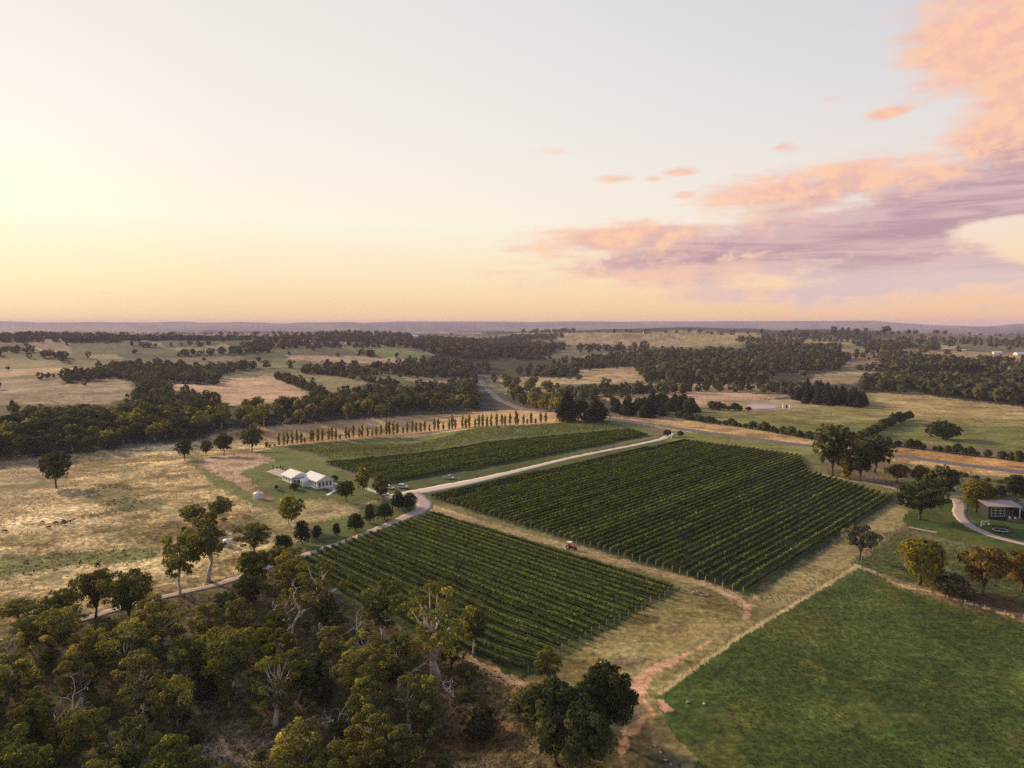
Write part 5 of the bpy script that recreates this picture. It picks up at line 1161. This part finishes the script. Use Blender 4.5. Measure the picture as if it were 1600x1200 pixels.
# ---------------------------------------------------------------- vehicles
def paint(name, c): return material(name, c, .25, 0, .03, 1, .6)
M_white = paint('white_car_paint', (.78, .77, .76)); M_silver = paint('silver_car_paint', (.50, .51, .53))
M_tyre = material('tyre', (.025, .025, .026), .9); M_rim = material('wheel_rim', (.4, .4, .42), .4, .6); M_glass = material('car_glass', (.02, .025, .03), .08, 0, .1, 1, .9)
M_lamp = material('lamp_lens', (.75, .74, .70), .2); M_tail = material('tail_lens', (.35, .02, .02), .3); M_trim = material('black_trim', (.03, .03, .03), .7)
def car(name, label, px, py, rz, M, kind='suv', group=None):
    x, y, z = at(px, py); o = thing(name, label, 'car' if kind != 'ute' else 'pickup truck', (x, y, z + .14), rz, group)
    L, Wd = (4.7, 1.86) if kind != 'ute' else (5.2, 1.85)
    bt = {'suv': 1.05, 'sedan': .90, 'ute': 1.02}[kind]
    prof = [(0, .35), (.05, bt - .25), (.25, bt - .12), (1.15, bt), (L - .2, bt), (L - .03, bt - .2), (L, .38), (L - .2, .26), (.2, .26)]
    b = MB().prism(prof, -Wd / 2, Wd / 2); b.obj('body', M, o)
    if kind == 'suv': cab = [(1.1, L - .25, 1.75, L - .55, 1.66)]
    elif kind == 'sedan': cab = [(1.1, L - .75, 1.95, L - 1.5, 1.42)]
    else: cab = [(1.35, 3.3, 2.0, 3.15, 1.72)]
    for x0, x1, x2, x3, zt in cab:
        w0, w1 = Wd / 2 - .06, Wd / 2 - .22
        MB().hull8([(x0, -w0, bt), (x1, -w0, bt), (x1, w0, bt), (x0, w0, bt)], [(x2, -w1, zt), (x3, -w1, zt), (x3, w1, zt), (x2, w1, zt)]).obj('windows', M_glass, o)
        MB().box(x2 - .05, x3 + .05, -w1 - .02, w1 + .02, zt - .02, zt + .06).obj('roof', M, o)
        for s_ in (-1, 1):
            for xa in (x2 + .05, (x2 + x3) / 2, x3 - .1): 
                MB().add([(xa + (x0 - x2) * .0, s_ * (w0 + .012), bt - .02), (xa + .1, s_ * (w0 + .012), bt - .02), (xa + .1, s_ * (w1 + .012), zt), (xa, s_ * (w1 + .012), zt)], [(0, 1, 2, 3) if s_ < 0 else (3, 2, 1, 0)]).obj('pillar', M, o)
    if kind == 'ute':
        MB().box(3.42, L - .08, -Wd / 2 + .12, Wd / 2 - .12, bt + .004, bt + .03).obj('tray_floor', M_trim, o)
        MB().box(3.36, L, -Wd / 2, -Wd / 2 + .08, bt, bt + .32).box(3.36, L, Wd / 2 - .08, Wd / 2, bt, bt + .32).box(L - .07, L, -Wd / 2 + .08, Wd / 2 - .08, bt, bt + .32).obj('tray_side', M, o)
    for s_ in (-1, 1):
        for wx in (.92, L - .95):
            wh = MB(); n = 16
            wh.add([(wx + .35 * cos(2 * pi * k / n), s_ * (Wd / 2 - .2) if e == 0 else s_ * (Wd / 2 + .02), .21 + .35 * sin(2 * pi * k / n)) for e in (0, 1) for k in range(n)],
                   [tuple(range(n)), tuple(range(2 * n - 1, n - 1, -1))] + [(k, (k + 1) % n, (k + 1) % n + n, k + n) for k in range(n)])
            w_ = wh.obj('wheel', M_tyre, o)
            rm = MB().add([(wx + .21 * cos(2 * pi * k / 12), s_ * (Wd / 2 + .03), .21 + .21 * sin(2 * pi * k / 12)) for k in range(12)], [tuple(range(12))]); rm.obj('rim', M_rim, w_)
        MB().box(-.02, .12, s_ * .62 - .2, s_ * .62 + .2, .58, .74).obj('headlight', M_lamp, o); MB().box(L - .06, L + .02, s_ * .68 - .16, s_ * .68 + .16, .62, .85).obj('tail_light', M_tail, o)
    MB().box(-.03, .06, -.35, .35, .40, .58).obj('grille', M_trim, o)
    return o
car('parked_car', 'white and dark-windowed car at the left of the gravel car park', 615, 765, rad(150), M_white, 'suv', None)
car('parked_car', 'white four-wheel drive parked where the driveway widens', 637, 763, rad(165), M_white, 'suv')
car('parked_car', 'white sedan parked partly beneath the brown-leaved gum', 608, 774, rad(-165), M_white, 'sedan')
car('pickup_truck', 'silver pickup truck on the grass beside the white driveway', 709, 749, rad(158), M_silver, 'ute')
car('moving_car', 'tiny white vehicle on the valley road in the distance', 759, 612, rad(80), M_white, 'suv')
# tractor
x, y, z = at(892, 858); M_redp = paint('tractor_red', (.42, .05, .04))
t_ = thing('tractor', 'small red tractor with a white canopy on the central earth track', 'tractor', (x, y, z), rad(-35))
MB().hull8([(-.1, -.38, .75), (1.9, -.34, .75), (1.9, .34, .75), (-.1, .38, .75)], [(-.1, -.34, 1.4), (1.85, -.28, 1.3), (1.85, .28, 1.3), (-.1, .34, 1.4)]).obj('bonnet', M_redp, t_)
MB().box(-1.0, 1.8, -.3, .3, .5, .78).obj('chassis', M_trim, t_)
MB().box(-1.0, -.5, -.3, .3, 1.0, 1.12).box(-1.05, -.95, -.3, .3, 1.12, 1.6).obj('seat', M_trim, t_)
MB().box(-1.35, .25, -.75, .75, 2.35, 2.45).obj('canopy', M_frame, t_)
for a, b_ in ((-1.25, -.68), (-1.25, .62), (.12, -.5), (.12, .44)): MB().box(a, a + .06, b_, b_ + .06, .8, 2.35).obj('canopy_post', M_trim, t_)
for s_ in (-1, 1):
    MB().box(-1.3, .1, s_ * .78 - .2, s_ * .78 + .2, 1.36, 1.44).obj('mudguard', M_redp, t_)
    for wx, r_, w_ in ((-.7, .72, .36), (1.45, .45, .26)):
        n = 18; wh = MB(); y0 = s_ * .6; y1 = s_ * (.6 + w_)
        wh.add([(wx + r_ * cos(2 * pi * k / n), yy2, r_ + r_ * sin(2 * pi * k / n)) for yy2 in (y0, y1) for k in range(n)], [tuple(range(n)), tuple(range(2 * n - 1, n - 1, -1))] + [(k, (k + 1) % n, (k + 1) % n + n, k + n) for k in range(n)])
        w2_ = wh.obj('wheel', M_tyre, t_)
        MB().add([(wx + r_ * .5 * cos(2 * pi * k / 12), y1 + s_ * .01, r_ + r_ * .5 * sin(2 * pi * k / 12)) for k in range(12)], [tuple(range(12))]).obj('rim', M_frame, w2_)
MB().lathe([(.04, 1.3), (.04, 2.0)], 6, (1.3, .15, 0)).obj('exhaust_pipe', M_trim, t_)
MB().lathe([(.20, 0), (.16, .02)], 10, (.25, 0, 1.5)).obj('steering_wheel', M_trim, t_)
# cattle
def cow(px, py, rz, label, s=1.0, graze=True):
    x, y, z = at(px, py); o = thing('cow', label, 'cow', (x, y, z), rz, 'cattle in the left pasture'); o.scale = (s,) * 3
    me = bpy.data.meshes.new('body'); V = [(-.9, 0, 1.12), (-.3, 0, 1.08), (.4, 0, 1.1), (.85, 0, 1.18), (1.25, 0, .95 if graze else 1.45), (1.5, 0, .45 if graze else 1.55), (1.72, 0, .22 if graze else 1.42)]
    E = [(i, i + 1) for i in range(6)]; R = [.36, .44, .46, .38, .24, .20, .13]
    for hx_, sy in ((-.85, .2), (-.85, -.2), (.7, .2), (.7, -.2)):
        b = len(V); root = 0 if hx_ < 0 else 3; V += [(hx_, sy, .8), (hx_ + (.06 if hx_ < 0 else -.02), sy, .42), (hx_, sy, .03)]; E += [(root, b), (b, b + 1), (b + 1, b + 2)]; R += [.22, .11, .09]
    b = len(V); V += [(-1.15, 0, 1.05), (-1.2, 0, .55)]; E += [(0, b), (b, b + 1)]; R += [.05, .035]
    me.from_pydata(V, E, []); me.materials.append(M_cow); ob = link('body', me, o)
    ob.modifiers.new('skin', 'SKIN'); 
    for i, r_ in enumerate(R): me.skin_vertices[0].data[i].radius = (r_, r_)
    me.skin_vertices[0].data[0].use_root = True
    ob.modifiers.new('sub', 'SUBSURF').levels = 1; ob.modifiers['sub'].render_levels = 1
    hd = V[5]; MB().box(hd[0] - .03, hd[0] + .03, .12, .28, hd[2] + .12, hd[2] + .2).obj('ear', M_cow, o); MB().box(hd[0] - .03, hd[0] + .03, -.28, -.12, hd[2] + .12, hd[2] + .2).obj('ear', M_cow, o)
M_cow = material('black_hide', (.014, .012, .012), .8, noise=.3)
for i, (px, py, rz, L) in enumerate([(7, 832, .4, 'black cow at the far left edge of the pasture'), (76, 825.5, .2, 'black cow standing left of the small herd'), (88, 818.5, 3.3, 'black cow, second from the left of the small herd'), (99, 820, .5, 'black cow grazing in the middle of the small herd'), (100, 816.5, 2.9, 'black cow just behind the middle cow of the herd'), (108, 817, .1, 'rightmost black cow of the small herd'), (65, 817, 1.0, 'small black calf behind the herd on the bare cattle path')]):
    cow(px, py, rz, L, .5 if i == 6 else .72, i % 2 == 0)
# ---------------------------------------------------------------- fences, poles and signs
def fence(name, pts, step, label, hgt=1.15, mat=M_post, r=.06, wires=3):
    P = smooth_path(pts, step); x0, y0 = P[0]; z0 = ground_z(x0, y0); f = thing(name, label, 'fence', (float(x0), float(y0), z0))
    pm = MB().box(-r, r, -r, r, -.2, hgt).mesh('post', mat); Q = []
    for i, p in enumerate(P):
        z = ground_z(*p) - z0; Q.append((p[0] - x0, p[1] - y0, z))
        if i < 290: link('post', pm, f, (float(p[0] - x0), float(p[1] - y0), z))
    for k in range(wires):
        m = MB(); m.tube([(q[0], q[1], q[2] + hgt * (.35 + .3 * k)) for q in Q], .012, 3, False); m.obj('wire', M_wire, f)
M_wire = material('fence_wire', (.35, .33, .30), .5, .5)
fence('paddock_fence', [(1036, 1082), (1100, 1036), (1200, 968), (1333, 885), (1412, 822)], 4.0, 'thin wire fence along the green paddock and the mown strip')
fence('paddock_fence', [(1333, 885), (1390, 907), (1480, 936), (1600, 967), (1700, 990)], 4.0, 'thin wire fence along the top of the green paddock')
fence('pasture_fence', [(290, 716), (345, 762), (400, 808), (434, 862)], 5, 'thin wire fence down the pasture left of the farmhouse')
fence('roadside_fence', [(1060, 676), (1150, 686), (1265, 703)], 5, 'wire fence between the road and the right vineyard')
fence('roadside_fence', [(1040, 655), (1120, 664), (1200, 677), (1285, 692)], 6, 'wire fence along the far side of the road')
fence('lane_fence', [(418, 896), (560, 846), (655, 806)], 5, 'wire fence between the gravel lane and the front vineyard')
def pole(px, py, hpx, label, arm=True):
    x, y, z = at(px, py); D = math.hypot(x, y); hh = hpx * D / FPX; o = thing('power_pole', label, 'power pole', (x, y, z), .6, 'power poles')
    MB().lathe([(.17, -.3), (.12, hh)], 8).obj('pole', M_post, o)
    if arm:
        a = MB().box(-1.1, 1.1, -.06, .06, hh - .8, hh - .66); a.obj('crossarm', M_post, o)
        for q in (-.95, 0, .95): MB().lathe([(.05, hh - .66), (.06, hh - .5), (.03, hh - .45)], 6, (q, 0, 0)).obj('insulator', M_frame, o)
    return np.array([x, y, z + hh - .6])
p1 = pole(997, 671, 28, 'power pole near the road opposite the driveway gate'); p2 = pole(897, 655, 34, 'power pole in front of the two conifers'); p3 = pole(852, 659, 28, 'power pole at the right end of the poplar row')
def wire(a, b, label):
    m = MB(); P = [a + (b - a) * t for t in np.linspace(0, 1, 13)]
    for k, p in enumerate(P): p[2] -= 4 * .6 * (k / 12) * (1 - k / 12)
    m.tube(P, .02, 3, False); tag(m.obj('power_line', M_wire), label, 'power line', 'power lines')
wire(p1, p2, 'overhead line between the driveway pole and the conifer pole'); wire(p2, p3, 'overhead line between the conifer pole and the poplar pole')
x, y, z = at(1027.5, 668); o = thing('road_sign', 'white rectangular sign board beside the road at the driveway gate', 'sign', (x, y, z), rad(10))
MB().box(-.95, .95, -.04, .04, .7, 2.9).obj('board', M_frame, o); MB().box(-.45, .45, -.055, -.042, 1.5, 2.4).obj('panel', M_grey, o)
for q in (-.8, .7): MB().box(q, q + .1, -.03, .03, -.1, .7).obj('leg', M_grey, o)
x, y, z = at(1058.5, 669); o = thing('road_sign', 'small white marker sign just right of the larger board by the road', 'sign', (x, y, z), rad(10))
MB().box(-.45, .45, -.03, .03, .9, 1.9).obj('board', M_frame, o); MB().box(-.05, .05, -.02, .02, -.1, .9).obj('post', M_grey, o)
for i, px in enumerate((1036, 1049)):
    x, y, z = at(px, 685); o = thing('gate_post', f'pale {"left" if i == 0 else "right"} post of the driveway entrance', 'gate post', (x, y, z), 0, 'entrance posts')
    MB().box(-.22, .22, -.22, .22, -.2, 1.6).obj('shaft', M_wall, o); MB().box(-.3, .3, -.3, .3, 1.6, 1.75).obj('cap', M_frame, o)
x, y, z = at(888, 852); o = MB().box(-.09, .09, -.09, .09, -.2, 2.0).lathe([(.13, 2.0), (.13, 2.12)], 8).obj('marker_post', material('ochre_post', (.50, .33, .14)), None, loc=(x, y, z)); tag(o, 'tall ochre marker post just behind the red tractor', 'post')
# rocks and straw by the block corner
M_rock = material('pale_rock', (.42, .36, .30), .9, noise=.3, nscale=3)
rr = np.random.default_rng(8)
def rock(px, py, s, label, group=None, mat=M_rock):
    x, y, z = at(px, py); V = unit(rr.normal(0, 1, (26, 3))) * rr.uniform(.75, 1.1, (26, 1)) * np.array([s, s * .75, s * .6])
    import bmesh
    bm = bmesh.new(); [bm.verts.new(v) for v in V]; bmesh.ops.convex_hull(bm, input=bm.verts); me = bpy.data.meshes.new('rock'); bm.to_mesh(me); bm.free(); me.materials.append(mat)
    tag(link('rock', me, None, (x, y, z + s * .25)), label, 'rock', group)
M_bale = material('weathered_straw', (.36, .30, .19), .95, noise=.25, nscale=3)
for i, (px, py, s, L) in enumerate([(1084, 928, .9, 'left'), (1092, 926, .8, 'second'), (1098, 931, .9, 'third'), (1107, 930, .7, 'right')]):
    rock(px, py, s, f'weathered pale boulder by the lower right vineyard corner, the {L} one of four', 'boulders at the block corner', M_bale)
rock(1075, 1098, .5, 'pale rock lying on the left side of the green paddock'); rock(1100, 1100, .4, 'smaller pale rock on the green paddock beside the first')
for i, (px, py) in enumerate([(1024, 1166), (1032, 1176), (1040, 1188), (1048, 1195)]): rock(px, py, .35, f'pale stone beside the lower wheel track, {ordinal(i + 1)} from the top', 'stones by the wheel track')
for i, (px, py) in enumerate([(798, 1096), (817, 1101), (775, 1125)]): rock(px, py, .45, f'pale stone in the dry grass left of the dark round trees, {ordinal(i + 1)} from the top', 'stones in the dry grass')
# ---------------------------------------------------------------- far farmhouses
def farhouse(px, py, w, label, roof=M_roof, wall=M_wall, hgt=3.2):
    x, y, z = at(px, py); D = math.hypot(x, y); wm = w * D / FPX; dm = min(wm * .6, 16); o = thing('farmhouse', label, 'house', (x, y, z), rr.uniform(-.3, .3), 'distant farm buildings')
    MB().box(0, wm, 0, dm, -2, hgt).obj('wall', wall, o); gable(wm, dm, hgt + .02, hgt + dm * .28, .5).obj('roof', roof, o)
    n = max(2, int(wm / 5))
    for k in range(n): MB().box(wm * (k + .35) / n, wm * (k + .35) / n + 1.3, -.06, -.005, 1, 2.3).obj('window', M_dark, o)
for px, py, w, L in [(545, 524, 16, 'white far house on the ridge left of centre'), (538, 538.5, 14, 'white far shed below the ridge at the edge of the green hill field'), (514, 537.5, 9, 'small pale far shed left of the white shed on the hillside'), (481, 535, 6, 'tiny pale far house among trees on the left hill'),
                     (1358, 552.5, 9, 'white farmhouse on the far pale field at the right'), (1553, 553, 9, 'far white house near the right edge of the plain'), (1590, 555, 12, 'far low white sheds at the right edge'), (1006, 520.5, 6, 'tiny white house on the crest of the far tan hill'),
                     (261, 592, 9, 'pale shed roof beneath the dark wood on the left'), (478, 580, 6, 'small pale shed by the far hedge line'), (1232, 613, 7, 'pale ruin above the farm pond'), (1097, 571, 9, 'pale roof glimpsed inside the gum grove on the right'), (640, 526, 12, 'long pale far building near the horizon centre left'), (652, 521, 8, 'tiny pale far barn on the horizon left of centre'),
                     (208, 526.5, 5, 'tiny pale house on the far left ridge'), (1500, 549, 7, 'tiny pale house between far paddocks on the right'), (848, 527, 6, 'tiny pale building in the hazy central valley'), (875, 524, 7, 'tiny pale building right of the hazy valley one')]:
    farhouse(px, py, w, L)
for i, (px, py) in enumerate([(1224, 637), (1229, 637.5), (1234, 638)]):
    x, y, z = at(px, py); o = MB().box(-.6, .6, -.6, .6, -.2, 2.6).add([(-.8, -.8, 2.61), (.8, -.8, 2.61), (.8, .8, 2.61), (-.8, .8, 2.61), (0, 0, 3.4)], [(0, 1, 4), (1, 2, 4), (2, 3, 4), (3, 0, 4), (3, 2, 1, 0)]).obj('pump_hut', M_wall if i != 1 else M_black, None, loc=(x, y, z)); tag(o, f'tiny hut on the bank of the farm pond, {ordinal(i + 1)} from the left', 'hut', 'pond huts')
# ---------------------------------------------------------------- labels that tell the repeats apart
def w2p(p):
    dx, dy, dz = p[0], p[1], p[2] - CAM_H
    yc = dy * cos(PITCH) - dz * sin(PITCH); zc = dy * sin(PITCH) + dz * cos(PITCH)
    return 800 + FPX * dx / max(yc, 1), 600 - FPX * zc / max(yc, 1)
def relabel(group, desc, ranks=1):
    obs = [o for o in COL.objects if o.parent is None and o.get('group') == group]
    pr = sorted([(w2p(o.location), o) for o in obs], key=lambda t: -t[0][1]); n = len(pr)
    for r_ in range(ranks):
        seg = sorted(pr[n * r_ // ranks: n * (r_ + 1) // ranks], key=lambda t: t[0][0])
        for k, (_, o) in enumerate(seg):
            o['label'] = f'{desc}, ' + (f'{ordinal(r_ + 1)} rank back, ' if ranks > 1 else '') + f'{ordinal(k + 1)} from the left'
relabel('gums of the bottom left wood', 'olive gum in the bottom left wood', 4)
relabel('gums below the front vineyard', 'yellow-tipped gum below the front vineyard', 2)
relabel('gums beside the gravel lane', 'small gum beside the gravel lane')
relabel('young gums under the wood', 'young gum among the bottom left wood', 6)
relabel('gums at the bottom edge', 'bright-topped gum at the bottom picture edge')
relabel('gums in the gully', 'dark slender gum in the bottom gully')
relabel('trees of the left valley wood', 'dark tree of the left valley wood', 5)
relabel('trees behind the golden paddock', 'gum behind the golden paddock', 3)
relabel('trees at the road bend', 'gum on the valley road bend', 2)
relabel('trees beside the valley road', 'scattered gum beyond the road bend', 2)
relabel('conifers beyond the road junction', 'dark conifer beyond the road junction', 3)
relabel('conifers of the shelter row', 'upright conifer in the shelter row', 2)
for g_, d_ in [('roadside hedge shrubs', 'dark shrub in the hedge across the road'), ('right roadside hedge shrubs', 'dark shrub in the hedge right of the huge gum'), ('field hedge shrubs', 'tall shrub in the hedge climbing the field'),
               ('verge shrubs', 'low dark shrub along the near road verge'), ('shrubs by the farm pond', 'dark shrub left of the farm pond'), ('shrubs behind the dark house', 'dark shrub behind the dark house'), ('far field tree row', 'tiny tree in the regular far field row')]:
    relabel(g_, d_)
# ---------------------------------------------------------------- air
hz = MB().box(-18600, 18600, -18600, 18600, -80, 200)
hm = bpy.data.materials.new('haze'); hm.use_nodes = True; ht = hm.node_tree; ht.nodes.clear()
pv = ht.nodes.new('ShaderNodeVolumePrincipled'); pv.inputs['Color'].default_value = (.72, .67, 1.0, 1); pv.inputs['Density'].default_value = HAZE_DENSITY
pv.inputs['Anisotropy'].default_value = .0
ho = ht.nodes.new('ShaderNodeOutputMaterial'); ht.links.new(pv.outputs[0], ho.inputs['Volume'])
tag(hz.obj('haze', hm), 'thin evening haze over the whole country', kind='stuff')
